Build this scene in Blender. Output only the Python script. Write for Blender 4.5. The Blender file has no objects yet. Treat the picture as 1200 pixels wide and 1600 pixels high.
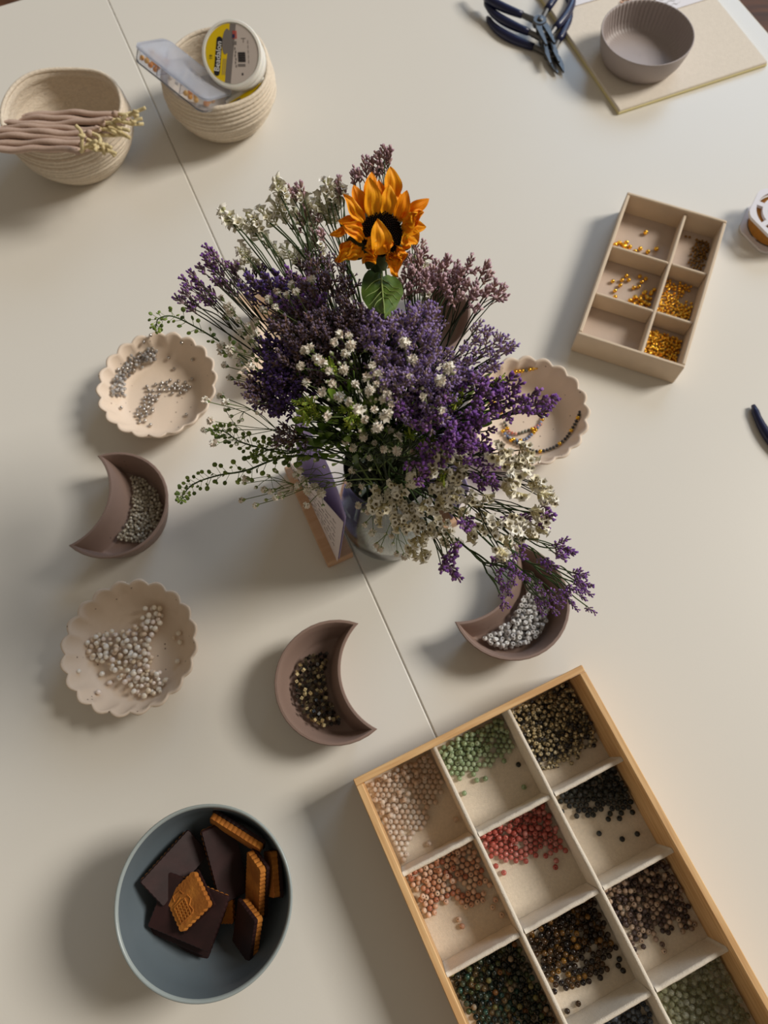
import bpy, math, random
import numpy as np
from mathutils import Vector, Matrix, Quaternion

sc = bpy.context.scene
COL = sc.collection
PI = math.pi
rnd = random.Random(7)

# ---------------------------------------------------------------- camera
# table top is z = 0, camera 0.60 m above it, tipped 19.6 degrees from straight down
TH, RO, FPX = math.radians(19.62), math.radians(-1.55), 1128.6
CAMP = Vector((0, 0, 0.6))
_F = Vector((0, math.sin(TH), -math.cos(TH)))
_u = Vector((0, math.cos(TH), math.sin(TH)))
_r = Vector((1, 0, 0))
R_ = _r * math.cos(RO) + _u * math.sin(RO)
U_ = -_r * math.sin(RO) + _u * math.cos(RO)
cam_data = bpy.data.cameras.new('camera')
cam = bpy.data.objects.new('camera', cam_data)
COL.objects.link(cam)
cam.matrix_world = Matrix(((R_.x, U_.x, -_F.x, CAMP.x), (R_.y, U_.y, -_F.y, CAMP.y), (R_.z, U_.z, -_F.z, CAMP.z), (0, 0, 0, 1)))
cam_data.sensor_fit = 'VERTICAL'
cam_data.sensor_height = 34.6
cam_data.lens = 34.6 * FPX / 1600
cam_data.clip_start = 0.01
cam_data.dof.use_dof = True
cam_data.dof.focus_distance = 0.44
cam_data.dof.aperture_fstop = 9.5
sc.camera = cam

# ---------------------------------------------------------------- daylight and exposure
world = bpy.data.worlds.new('room_light')
sc.world = world
world.use_nodes = True
wbg = world.node_tree.nodes['Background']
wbg.inputs[0].default_value = (1.0, 0.86, 0.68, 1)
wbg.inputs[1].default_value = 0.21


def area(name, loc, target, sx, sy, power, colour):
    d = bpy.data.lights.new(name, 'AREA')
    d.shape = 'RECTANGLE'
    d.size, d.size_y, d.energy, d.color = sx, sy, power, colour
    o = bpy.data.objects.new(name, d)
    COL.objects.link(o)
    o.location = loc
    o.rotation_euler = (Vector(target) - Vector(loc)).to_track_quat('-Z', 'Y').to_euler()
    return o


area('window_daylight', (8.0, 2.7, 6.5), (0, 0.2, 0), 2.8, 3.2, 1010, (1.0, 0.95, 0.87))
area('far_window_daylight', (2.6, 5.0, 3.1), (0.1, 0.4, 0), 2.6, 2.4, 85, (0.46, 0.69, 1.0))
sc.view_settings.view_transform = 'Standard'
sc.view_settings.look = 'None'
sc.view_settings.gamma = 1
sc.view_settings.use_curve_mapping = False
sc.view_settings.exposure = -0.05


# ---------------------------------------------------------------- helpers
def P(px, py, z=0.0):
    """the point at height z that the photograph's pixel looks at"""
    d = R_ * ((px - 600) / FPX) - U_ * ((py - 800) / FPX) + _F
    return CAMP + d * ((z - CAMP.z) / d.z)


def ray(px, py):
    return (R_ * ((px - 600) / FPX) - U_ * ((py - 800) / FPX) + _F).normalized()


def srgb(r, g, b):
    f = lambda c: (c / 255 / 12.92) if c / 255 <= 0.04045 else ((c / 255 + 0.055) / 1.055) ** 2.4
    return (f(r), f(g), f(b), 1)


def mat(name, col, rough=0.5, metal=0.0, var=0.0, vscale=40, bump=0.0, bscale=200, trans=0.0, ior=1.5,
        col2=None, ramp=None, coat=0.0, sss=0.0, stretch=None, spec=0.5, bdist=0.001, sheen=0.0):
    """procedural surface; col -> col2 mixes by noise; ramp gives colours chosen per object or per piece"""
    m = bpy.data.materials.new(name)
    m.use_nodes = True
    nt = m.node_tree
    b = nt.nodes['Principled BSDF']
    L = nt.links
    I = b.inputs
    I['Roughness'].default_value = rough
    I['Metallic'].default_value = metal
    I['Transmission Weight'].default_value = trans
    I['IOR'].default_value = ior
    I['Coat Weight'].default_value = coat
    I['Specular IOR Level'].default_value = spec
    I['Sheen Weight'].default_value = sheen
    if sss:
        I['Subsurface Weight'].default_value = sss
        I['Subsurface Scale'].default_value = 0.002
        I['Subsurface Radius'].default_value = (1, 0.6, 0.4)
    tc = nt.nodes.new('ShaderNodeTexCoord')
    coord = tc.outputs['Object']
    if stretch:
        mp = nt.nodes.new('ShaderNodeMapping')
        mp.inputs['Scale'].default_value = stretch
        L.new(coord, mp.inputs[0])
        coord = mp.outputs[0]
    if ramp:
        oi = nt.nodes.new('ShaderNodeObjectInfo')
        ge = nt.nodes.new('ShaderNodeNewGeometry')
        ad = nt.nodes.new('ShaderNodeMath'); ad.operation = 'ADD'
        fr = nt.nodes.new('ShaderNodeMath'); fr.operation = 'FRACT'
        L.new(oi.outputs['Random'], ad.inputs[0]); L.new(ge.outputs['Random Per Island'], ad.inputs[1])
        L.new(ad.outputs[0], fr.inputs[0])
        cr = nt.nodes.new('ShaderNodeValToRGB')
        cr.color_ramp.interpolation = 'CONSTANT'
        n = len(ramp)
        while len(cr.color_ramp.elements) < n:
            cr.color_ramp.elements.new(0.5)
        for i, c in enumerate(ramp):
            cr.color_ramp.elements[i].position = i / n
            cr.color_ramp.elements[i].color = c
        L.new(fr.outputs[0], cr.inputs[0])
        csrc = cr.outputs[0]
    else:
        csrc = None
    if col2 is not None or var:
        no = nt.nodes.new('ShaderNodeTexNoise')
        no.inputs['Scale'].default_value = vscale
        no.inputs['Detail'].default_value = 4
        L.new(coord, no.inputs['Vector'])
        mx = nt.nodes.new('ShaderNodeMix'); mx.data_type = 'RGBA'
        if col2 is not None:
            r2 = nt.nodes.new('ShaderNodeMapRange')
            r2.inputs[1].default_value, r2.inputs[2].default_value = 0.38, 0.62
            L.new(no.outputs['Fac'], r2.inputs[0])
            L.new(r2.outputs[0], mx.inputs[0])
            if csrc: L.new(csrc, mx.inputs[6])
            else: mx.inputs[6].default_value = col
            mx.inputs[7].default_value = col2
        else:
            mx.blend_type = 'MULTIPLY'
            mx.inputs[0].default_value = var
            if csrc: L.new(csrc, mx.inputs[6])
            else: mx.inputs[6].default_value = col
            r2 = nt.nodes.new('ShaderNodeMapRange')
            r2.inputs[1].default_value, r2.inputs[2].default_value = 0.3, 0.7
            r2.inputs[3].default_value = 0.4
            L.new(no.outputs['Fac'], r2.inputs[0])
            L.new(r2.outputs[0], mx.inputs[7])
        csrc = mx.outputs[2]
    if csrc: L.new(csrc, I['Base Color'])
    else: I['Base Color'].default_value = col
    if bump:
        n2 = nt.nodes.new('ShaderNodeTexNoise')
        n2.inputs['Scale'].default_value = bscale
        n2.inputs['Detail'].default_value = 3
        L.new(coord, n2.inputs['Vector'])
        bp = nt.nodes.new('ShaderNodeBump')
        bp.inputs['Strength'].default_value = bump
        bp.inputs['Distance'].default_value = bdist
        L.new(n2.outputs['Fac'], bp.inputs['Height'])
        L.new(bp.outputs[0], I['Normal'])
    return m


def mesh(name, verts, faces, mats, smooth=True, fm=None):
    me = bpy.data.meshes.new(name)
    me.from_pydata([tuple(v) for v in verts], [], faces)
    for m in (mats if isinstance(mats, (list, tuple)) else [mats]):
        me.materials.append(m)
    if smooth:
        me.polygons.foreach_set('use_smooth', [True] * len(me.polygons))
    if fm:
        me.polygons.foreach_set('material_index', fm)
    me.update()
    return me


def link(name, me, parent=None, loc=(0, 0, 0), rot=None):
    o = bpy.data.objects.new(name, me)
    COL.objects.link(o)
    o.location = loc
    if rot is not None:
        o.rotation_mode = 'QUATERNION'
        o.rotation_quaternion = rot
    if parent is not None:
        o.parent = parent
    return o


def tag(o, label=None, cat=None, group=None, kind=None):
    if label: o['label'] = label
    if cat: o['category'] = cat
    if group: o['group'] = group
    if kind: o['kind'] = kind
    return o


def thing(name, label, cat, loc=(0, 0, 0), rz=0.0, group=None):
    o = bpy.data.objects.new(name, None)
    o.empty_display_size = 0.01
    COL.objects.link(o)
    o.location = loc
    o.rotation_euler = (0, 0, rz)
    return tag(o, label, cat, group)


class MB:
    """collects shapes for one mesh"""
    def __init__(s): s.v, s.f, s.m = [], [], []

    def add(s, v, f, mi=0):
        n = len(s.v)
        s.v += [Vector(x) for x in v]
        s.f += [tuple(i + n for i in q) for q in f]
        s.m += [mi] * len(f)

    def box(s, c, d, rot=None, mi=0, bev=0.0):
        x, y, z = d[0] / 2, d[1] / 2, d[2] / 2
        c = Vector(c)
        if bev > 0:
            b = min(bev, x * .9, y * .9, z * .9)
            v, idx = [], {}
            for sx in (-1, 1):
                for sy in (-1, 1):
                    for sz in (-1, 1):
                        for a in range(3):
                            p = [sx * (x - b), sy * (y - b), sz * (z - b)]
                            p[a] = (sx * x, sy * y, sz * z)[a]
                            idx[(sx, sy, sz, a)] = len(v)
                            v.append(Vector(p))
            f = []
            S = (-1, 1)
            for q in S:
                f.append([idx[(q, a, b_, 0)] for a, b_ in ((-1, -1), (1, -1), (1, 1), (-1, 1))])
                f.append([idx[(a, q, b_, 1)] for a, b_ in ((-1, -1), (-1, 1), (1, 1), (1, -1))])
                f.append([idx[(a, b_, q, 2)] for a, b_ in ((-1, -1), (1, -1), (1, 1), (-1, 1))])
            for p in S:
                for q in S:
                    f.append([idx[(p, q, -1, 0)], idx[(p, q, 1, 0)], idx[(p, q, 1, 1)], idx[(p, q, -1, 1)]])
                    f.append([idx[(p, -1, q, 0)], idx[(p, 1, q, 0)], idx[(p, 1, q, 2)], idx[(p, -1, q, 2)]])
                    f.append([idx[(-1, p, q, 1)], idx[(1, p, q, 1)], idx[(1, p, q, 2)], idx[(-1, p, q, 2)]])
            for p in S:
                for q in S:
                    for w in S:
                        f.append([idx[(p, q, w, a)] for a in range(3)])
            # outward orientation
            g = []
            for q in f:
                cen = sum((v[i] for i in q), Vector()) / len(q)
                nrm = (v[q[1]] - v[q[0]]).cross(v[q[2]] - v[q[0]])
                g.append(q if nrm.dot(cen) > 0 else q[::-1])
            f = g
        else:
            v = [Vector((a, b, e)) for a in (-x, x) for b in (-y, y) for e in (-z, z)]
            f = [(0, 1, 3, 2), (4, 6, 7, 5), (0, 4, 5, 1), (2, 3, 7, 6), (0, 2, 6, 4), (1, 5, 7, 3)]
        if rot is not None:
            v = [rot @ p for p in v]
        s.add([p + c for p in v], f, mi)

    def tube(s, pts, r, n=6, mi=0, cap=True):
        pts = [Vector(p) for p in pts]
        k = len(pts)
        rs = r if isinstance(r, (list, tuple)) else [r] * k
        v, f = [], []
        ref = None
        for i, p in enumerate(pts):
            t = (pts[min(i + 1, k - 1)] - pts[max(i - 1, 0)]).normalized()
            if ref is None:
                ref = t.orthogonal().normalized()
            ref = (ref - t * ref.dot(t))
            ref = ref.normalized() if ref.length > 1e-9 else t.orthogonal().normalized()
            b = t.cross(ref)
            for j in range(n):
                a = 2 * PI * j / n
                v.append(p + (ref * math.cos(a) + b * math.sin(a)) * rs[i])
        for i in range(k - 1):
            for j in range(n):
                f.append((i * n + j, i * n + (j + 1) % n, (i + 1) * n + (j + 1) % n, (i + 1) * n + j))
        if cap:
            f.append(tuple(range(n))[::-1])
            f.append(tuple((k - 1) * n + j for j in range(n)))
        s.add(v, f, mi)

    def lathe(s, prof, n=48, fn=None, closed=False, mi=0, cap=False):
        k = len(prof)
        v, f = [], []
        for i, (r, z) in enumerate(prof):
            for j in range(n):
                a = 2 * PI * j / n
                dr, dz = fn(a, i, r, z) if fn else (0, 0)
                v.append(((r + dr) * math.cos(a), (r + dr) * math.sin(a), z + dz))
        rng = range(k) if closed else range(k - 1)
        for i in rng:
            i2 = (i + 1) % k
            for j in range(n):
                f.append((i * n + j, i * n + (j + 1) % n, i2 * n + (j + 1) % n, i2 * n + j))
        if cap:
            f.append(tuple(range(n))[::-1])
            f.append(tuple((k - 1) * n + j for j in range(n)))
        s.add(v, f, mi)

    def prism(s, outline, z0, z1, mi=0, xf=None):
        n = len(outline)
        v = [Vector((x, y, z0)) for x, y in outline] + [Vector((x, y, z1)) for x, y in outline]
        f = [tuple(range(n))[::-1], tuple(range(n, 2 * n))]
        f += [(i, (i + 1) % n, n + (i + 1) % n, n + i) for i in range(n)]
        if xf is not None: v = [xf @ p for p in v]
        s.add(v, f, mi)

    def xf(s, M):
        s.v = [M @ p for p in s.v]
        return s

    def mesh(s, name, mats, smooth=True): return mesh(name, s.v, s.f, mats, smooth, s.m)

    def build(s, name, mats, parent=None, loc=(0, 0, 0), smooth=True, rot=None):
        return link(name, s.mesh(name, mats, smooth), parent, loc, rot)


def sharp(o, deg=35):
    """keep crisp edges on a smooth-shaded mesh"""
    me = o.data if hasattr(o, 'data') else o
    import bmesh
    bm = bmesh.new(); bm.from_mesh(me)
    for e in bm.edges:
        if len(e.link_faces) == 2 and e.calc_face_angle(0) > math.radians(deg):
            e.smooth = False
    bm.to_mesh(me); bm.free()
    return o


def catmull(pts, n=6):
    pts = [Vector(p) for p in pts]
    q = [pts[0] * 2 - pts[1]] + pts + [pts[-1] * 2 - pts[-2]]
    out = []
    for i in range(1, len(q) - 2):
        for k in range(n):
            t = k / n
            a, b, c, d = q[i - 1], q[i], q[i + 1], q[i + 2]
            out.append(0.5 * ((2 * b) + (c - a) * t + (2 * a - 5 * b + 4 * c - d) * t * t + (3 * b - a - 3 * c + d) * t ** 3))
    out.append(pts[-1])
    return out


# ---------------------------------------------------------------- materials
M_TABLE = mat('white_laminate', srgb(226, 221, 211), rough=0.34, var=0.05, vscale=3, bump=0.03, bscale=900, spec=0.5)
M_EDGE = mat('table_edge_band', srgb(228, 214, 186), rough=0.45, var=0.05)
M_LEGW = mat('white_leg_paint', srgb(215, 212, 205), rough=0.4, var=0.05)
M_FLOOR = mat('brown_oak_boards', srgb(98, 58, 28), rough=0.65, col2=srgb(62, 35, 16), vscale=6, stretch=(1, 9, 1), bump=0.1, bscale=60)
M_WOOD = mat('pale_pine', srgb(226, 184, 130), rough=0.5, col2=srgb(205, 158, 104), vscale=22, stretch=(1, 14, 14), bump=0.08, bscale=90)
M_WOODX = mat('pale_pine_crosswise', srgb(226, 184, 130), rough=0.5, col2=srgb(205, 158, 104), vscale=22, stretch=(14, 1, 14), bump=0.08, bscale=90)
M_LINEN = mat('ecru_linen_lining', srgb(218, 204, 184), rough=0.95, var=0.18, vscale=500, bump=0.35, bscale=1500, spec=0.1)
M_DIVID = mat('cream_linen_divider', srgb(226, 214, 196), rough=0.95, var=0.14, vscale=400, bump=0.5, bscale=1300, spec=0.1)
M_BLOCK = mat('beech_block', srgb(206, 168, 136), rough=0.6, col2=srgb(194, 154, 120), vscale=18, stretch=(12, 1, 12))
M_SUEDE = mat('beige_velvet', srgb(219, 199, 174), rough=0.9, var=0.12, vscale=60, bump=0.15, bscale=900, sheen=0.3, spec=0.1)
M_SUEDEIN = mat('taupe_velvet', srgb(198, 180, 166), rough=0.95, var=0.12, vscale=80, bump=0.15, bscale=900, sheen=0.3, spec=0.1)


def clay(name, col, speck, amt):
    m = mat(name, col, rough=0.55, var=0.1, vscale=25, bump=0.06, bscale=300, spec=0.35)
    nt = m.node_tree; b = nt.nodes['Principled BSDF']
    src = b.inputs['Base Color'].links[0].from_socket
    vo = nt.nodes.new('ShaderNodeTexVoronoi'); vo.inputs['Scale'].default_value = 190
    tc = nt.nodes.new('ShaderNodeTexCoord'); nt.links.new(tc.outputs['Object'], vo.inputs['Vector'])
    no = nt.nodes.new('ShaderNodeTexNoise'); no.inputs['Scale'].default_value = 60; nt.links.new(tc.outputs['Object'], no.inputs['Vector'])
    lt = nt.nodes.new('ShaderNodeMath'); lt.operation = 'LESS_THAN'; lt.inputs[1].default_value = 0.14
    nt.links.new(vo.outputs['Distance'], lt.inputs[0])
    gt = nt.nodes.new('ShaderNodeMath'); gt.operation = 'GREATER_THAN'; gt.inputs[1].default_value = amt
    nt.links.new(no.outputs['Fac'], gt.inputs[0])
    mu = nt.nodes.new('ShaderNodeMath'); mu.operation = 'MULTIPLY'
    nt.links.new(lt.outputs[0], mu.inputs[0]); nt.links.new(gt.outputs[0], mu.inputs[1])
    mx = nt.nodes.new('ShaderNodeMix'); mx.data_type = 'RGBA'
    nt.links.new(mu.outputs[0], mx.inputs[0]); nt.links.new(src, mx.inputs[6]); mx.inputs[7].default_value = speck
    nt.links.new(mx.outputs[2], b.inputs['Base Color'])
    return m


M_CLAY = clay('cream_terrazzo_clay', srgb(229, 209, 188), srgb(150, 128, 112), 0.56)
M_CLAYB = clay('mauve_brown_clay', srgb(140, 117, 106), srgb(105, 86, 78), 0.6)
M_RIBBED = mat('taupe_resin', srgb(166, 154, 150), rough=0.5, var=0.08, vscale=40)
M_GREYBLUE = mat('grey_blue_glaze', srgb(97, 108, 115), rough=0.36, var=0.08, vscale=30, spec=0.5)
M_RIMGLZ = mat('pale_rim_glaze', srgb(158, 168, 168), rough=0.3, var=0.15, vscale=60)
M_ROPE = mat('cream_cotton_rope', srgb(232, 217, 196), rough=0.95, var=0.25, vscale=260, stretch=(1, 1, 3), bump=0.7, bscale=420, spec=0.1, bdist=0.0015)
M_POUCH = mat('mauve_beige_cotton', srgb(192, 166, 150), rough=0.95, var=0.15, vscale=300, bump=0.3, bscale=700, spec=0.1)
M_CORD = mat('straw_cotton_cord', srgb(214, 196, 150), rough=0.95, var=0.25, vscale=600, bump=0.5, bscale=900, spec=0.1)
M_PLASTIC = mat('clear_plastic', srgb(246, 248, 254), rough=0.1, trans=0.93, ior=1.22)
M_FROST = mat('frosted_plastic', srgb(240, 244, 255), rough=0.28, trans=0.82, ior=1.25)
M_WHITEP = mat('milky_white_plastic', srgb(238, 236, 228), rough=0.28, sss=0.15, var=0.03)
M_LABY = mat('yellow_label_print', srgb(226, 192, 0), rough=0.4, var=0.05)
M_LABG = mat('grey_label_print', srgb(196, 184, 176), rough=0.4, var=0.05)
M_LABD = mat('dark_grey_label_print', srgb(120, 112, 108), rough=0.4, var=0.1)
M_BLACKP = mat('black_label_print', srgb(28, 27, 34), rough=0.4, var=0.05)
M_WHITEPR = mat('white_label_print', srgb(240, 238, 234), rough=0.4, var=0.02)
M_REDP = mat('red_label_print', srgb(196, 74, 66), rough=0.4, var=0.05)
M_BLUEP = mat('navy_label_print', srgb(34, 40, 84), rough=0.4, var=0.05)
M_GREENP = mat('green_label_print', srgb(60, 130, 84), rough=0.4, var=0.05)
M_NAVY = mat('navy_vinyl_grip', srgb(22, 28, 66), rough=0.3, var=0.1, vscale=60)
M_STEEL = mat('brushed_steel', srgb(112, 111, 110), rough=0.38, metal=1.0, var=0.15, vscale=150, stretch=(1, 6, 1))
M_MAT = mat('cream_foam_mat', srgb(232, 222, 208), rough=0.95, var=0.08, vscale=200, bump=0.3, bscale=800, spec=0.1)
M_MATEDGE = mat('yellowed_foam_edge', srgb(228, 216, 162), rough=0.9, var=0.06)
M_PAPER = mat('white_paper', srgb(236, 234, 240), rough=0.8, var=0.03)
M_CARD = mat('blush_card', srgb(226, 214, 212), rough=0.8, var=0.03)
M_LILAC = mat('lilac_card', srgb(186, 172, 222), rough=0.8, var=0.04)
M_INK = mat('brown_ink', srgb(96, 74, 74), rough=0.8, var=0.1)
M_PENCIL = mat('grey_pencil', srgb(170, 168, 164), rough=0.8, var=0.1)
M_COPPER = mat('copper_chain', srgb(180, 120, 84), rough=0.3, metal=1.0, var=0.1)
M_AMBER = mat('amber_thread', srgb(190, 126, 40), rough=0.5, var=0.3, vscale=300, bump=0.4, bscale=600)
M_WHITEN = mat('white_nylon', srgb(228, 224, 228), rough=0.4, var=0.03)
M_CHOC = mat('dark_chocolate', srgb(50, 27, 26), rough=0.55, col2=srgb(38, 20, 19), vscale=60, bump=0.15, bscale=90, spec=0.3)
M_BISC = mat('golden_biscuit', srgb(190, 120, 42), rough=0.85, col2=srgb(160, 94, 26), vscale=90, bump=0.4, bscale=500)
M_GOLD = mat('bright_gold_plate', srgb(244, 190, 70), rough=0.18, metal=1.0, var=0.08)
M_GOLDD = mat('antique_gold_plate', srgb(150, 112, 58), rough=0.3, metal=1.0, var=0.25, vscale=400)
M_SILVER = mat('silver_plate', srgb(196, 190, 184), rough=0.14, metal=1.0, var=0.06)
M_CRYSTAL = mat('clear_crystal', None or srgb(222, 222, 226), rough=0.08, trans=0.6, ior=1.5, ramp=[srgb(236, 234, 232), srgb(204, 202, 200), srgb(170, 166, 164)])
M_GLASSV = mat('clear_vase_glass', srgb(246, 252, 250), rough=0.01, trans=1.0, ior=1.46)
M_WATER = mat('vase_water', srgb(236, 246, 238), rough=0.0, trans=1.0, ior=1.33)


def hexc(s): return srgb(int(s[0:2], 16), int(s[2:4], 16), int(s[4:6], 16))


def ramp(*h): return [hexc(x) for x in h]


# ---------------------------------------------------------------- setting: floor
fl = MB(); fl.box((0, 0, -0.755), (6, 6, 0.02))
tag(fl.build('floor', M_FLOOR, smooth=False), kind='structure')

# ---------------------------------------------------------------- table: two leaves that meet in a seam
AX = math.radians(22.37)
table = thing('work_table', 'white laminate work table with a seam across its top', 'table', (0, 0, -0.745), AX)
SEAM, RIGHT, LEFT, FAR, NEAR = 0.0426, 0.7195, -0.635, 0.9645, -0.70
for x0, x1 in ((LEFT, SEAM - 0.0002), (SEAM + 0.0002, RIGHT)):
    b = MB(); b.box(((x0 + x1) / 2, (FAR + NEAR) / 2, 0.745 - 0.011), (x1 - x0, FAR - NEAR, 0.022), bev=0.0011)
    leaf = b.build('table_leaf', [M_TABLE], table, smooth=False)
    e = MB()
    xo = x1 if x1 == RIGHT else x0
    sgn = 1 if x1 == RIGHT else -1
    e.box((xo + sgn * 0.0007, (FAR + NEAR) / 2, 0.745 - 0.011), (0.0012, FAR - NEAR - 0.003, 0.019))
    e.box(((x0 + x1) / 2, FAR + 0.0007, 0.745 - 0.011), (x1 - x0 - 0.004, 0.0012, 0.019))
    e.build('edge_band', [M_EDGE], leaf, smooth=False)
for x in (LEFT + 0.06, RIGHT - 0.06):
    for y in (NEAR + 0.06, FAR - 0.06):
        b = MB(); b.box((x, y, 0.361), (0.05, 0.05, 0.722), bev=0.003)
        b.build('leg', M_LEGW, table, smooth=False)
b = MB()
for y in (NEAR + 0.06, FAR - 0.06):
    b.box(((LEFT + RIGHT) / 2, y, 0.68), (RIGHT - LEFT - 0.17, 0.02, 0.08))
for x in (LEFT + 0.06, RIGHT - 0.06):
    b.box((x, (NEAR + FAR) / 2, 0.68), (0.02, FAR - NEAR - 0.17, 0.08))
b.build('apron', M_LEGW, table, smooth=False)


# ---------------------------------------------------------------- bead meshes
def bead_mesh(name, r, m, hole=0.22, squash=0.94, n=10):
    """round bead with a drilled hole along z"""
    mb = MB()
    prof = []
    k = 6
    a0 = math.asin(hole)
    for i in range(k + 1):
        a = a0 + (PI - 2 * a0) * i / k
        prof.append((r * math.sin(a), -r * squash * math.cos(a)))
    prof.append((r * hole * 0.85, r * squash * 0.6))
    prof.append((r * hole * 0.85, -r * squash * 0.6))
    mb.lathe(prof, n, closed=True)
    return mb.mesh(name, m)


def tube_bead_mesh(name, r, h, m, n=8, hole=0.5):
    mb = MB()
    prof = [(r * 0.85, -h), (r, -h * 0.75), (r, h * 0.75), (r * 0.85, h), (r * hole, h), (r * hole, -h)]
    mb.lathe(prof, n, closed=True)
    return mb.mesh(name, m)


def cube_bead_mesh(name, r, m):
    mb = MB()
    mb.lathe([(r * 1.25, -r), (r * 1.36, -r * .8), (r * 1.36, r * .8), (r * 1.25, r), (r * .5, r), (r * .5, -r)], 4, closed=True)
    me = mb.mesh(name, m, smooth=False)
    return me


def drop(n, sample, r, floor_z, seed, k=14, zmax=None, placed=None):
    """drop n balls one by one; each comes to rest on the floor or on the balls under it"""
    rg = random.Random(seed)
    out = placed if placed is not None else []
    grid = {}
    cs = 2 * r

    def put(p):
        grid.setdefault((int(p[0] // cs), int(p[1] // cs)), []).append(p)
    for p in out: put(p)
    made = []
    for _ in range(n):
        best = None
        for _k in range(k):
            s = sample(rg)
            if s is None: continue
            x, y = s
            z = floor_z(x, y)
            gx, gy = int(x // cs), int(y // cs)
            for i in (-1, 0, 1):
                for j in (-1, 0, 1):
                    for q in grid.get((gx + i, gy + j), ()):
                        d2 = (q[0] - x) ** 2 + (q[1] - y) ** 2
                        if d2 < cs * cs:
                            z = max(z, q[2] + math.sqrt(cs * cs - d2))
            if best is None or z < best[2]:
                best = (x, y, z)
        if best is None or (zmax and best[2] > zmax): continue
        put(best); made.append(best)
    return made


def rand_quat(rg, tilt=1.0):
    ax = Vector((rg.gauss(0, 1), rg.gauss(0, 1), rg.gauss(0, 1))).normalized()
    return Quaternion(ax, rg.random() * PI * tilt)


def pix(p):
    q = Vector(p) - CAMP; w = q.dot(_F)
    return 600 + FPX * q.dot(R_) / w, 800 - FPX * q.dot(U_) / w


ZONES = [['the upper left', 'the top', 'the upper right'], ['the left', 'the middle', 'the right'], ['the lower left', 'the bottom', 'the lower right']]


def strew(pts, me, name, label, cat, group, seed=1, tilt=1.0, limit=300, scale=(1, 1), anis=0.0, stuff_name=None, looks=None):
    """one object per bead, told apart by where it lies in its heap; past the limit the lowest are joined into one"""
    rg = random.Random(seed)
    if len(pts) > limit:
        pts = sorted(pts, key=lambda p: -p[2])
    px = [pix(p) for p in pts]
    xs, ys = sorted(p[0] for p in px), sorted(p[1] for p in px)
    n = len(pts); qx = (xs[n // 4], xs[3 * n // 4]); qy = (ys[n // 4], ys[3 * n // 4])
    zs = [p[2] for p in pts]; zl = min(zs)
    rad = max(v.co.length for v in (me[0] if isinstance(me, list) else me).vertices)
    for i, p in enumerate(pts[:limit]):
        m_ = me if not isinstance(me, list) else me[i % len(me)]
        o = link(name, m_, None, p, rand_quat(rg, tilt))
        s = rg.uniform(*scale)
        o.scale = (s, s * (1 + rg.uniform(-anis, anis)), s)
        near_ = min(((px[i][0] - b_[0]) ** 2 + (px[i][1] - b_[1]) ** 2 for k, b_ in enumerate(px) if k != i), default=0) ** .5
        far_ = near_ > 3.1 * rad / .62 * FPX
        zx = 0 if px[i][0] < qx[0] else 2 if px[i][0] > qx[1] else 1
        zy = 0 if px[i][1] < qy[0] else 2 if px[i][1] > qy[1] else 1
        where = ('lying apart at ' if far_ else 'atop others at ' if p[2] > zl + .7 * rad else 'at ') + ZONES[zy][zx]
        lk = looks[i % len(me)] if looks else label
        o['label'], o['category'], o['group'] = lk + ', ' + where, cat, group
    rest = pts[limit:]
    if rest:
        m_ = me if not isinstance(me, list) else me[0]
        mb = MB()
        vs = [v.co.copy() for v in m_.vertices]
        fs = [tuple(q.vertices) for q in m_.polygons]
        c = Vector(rest[0])
        for p in rest:
            q = rand_quat(rg, tilt)
            mb.add([q @ v + Vector(p) - c for v in vs], fs)
        o = mb.build(stuff_name or (name + 's'), list(m_.materials), None, c)
        tag(o, 'lower layer of ' + group, cat, group, 'stuff')


# ---------------------------------------------------------------- big wooden bead tray
TA = 0.4165
TX, TY = -0.0277, -0.0061
TW, TL, TH_ = 0.1906, 0.346, 0.045
tray = thing('bead_tray', 'large pine tray with linen compartments full of beads', 'tray', (TX, TY, 0), TA)
# local frame: x across, y = -v (down the picture)
WT = 0.0052
for (cx, cy, sx, sy, mm) in ((TW / 2, -WT / 2, TW, WT, M_WOOD), (TW / 2, -TL + WT / 2, TW, WT, M_WOOD),
                             (WT / 2, -TL / 2, WT, TL - 2 * WT - 0.0002, M_WOODX), (TW - WT / 2, -TL / 2, WT, TL - 2 * WT - 0.0002, M_WOODX)):
    b = MB(); b.box((cx, cy, TH_ / 2), (sx, sy, TH_), bev=0.0006)
    b.build('tray_wall', mm, tray, smooth=False)
b = MB(); b.box((TW / 2, -TL / 2, 0.003), (TW - 2 * WT - 0.0002, TL - 2 * WT - 0.0002, 0.005))
b.build('linen_base', M_LINEN, tray, smooth=False)
UD = [0.0635, 0.1262]
VD = [0.0722, 0.1400, 0.2075, 0.2750]
DT, DH = 0.0034, 0.0355


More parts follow.
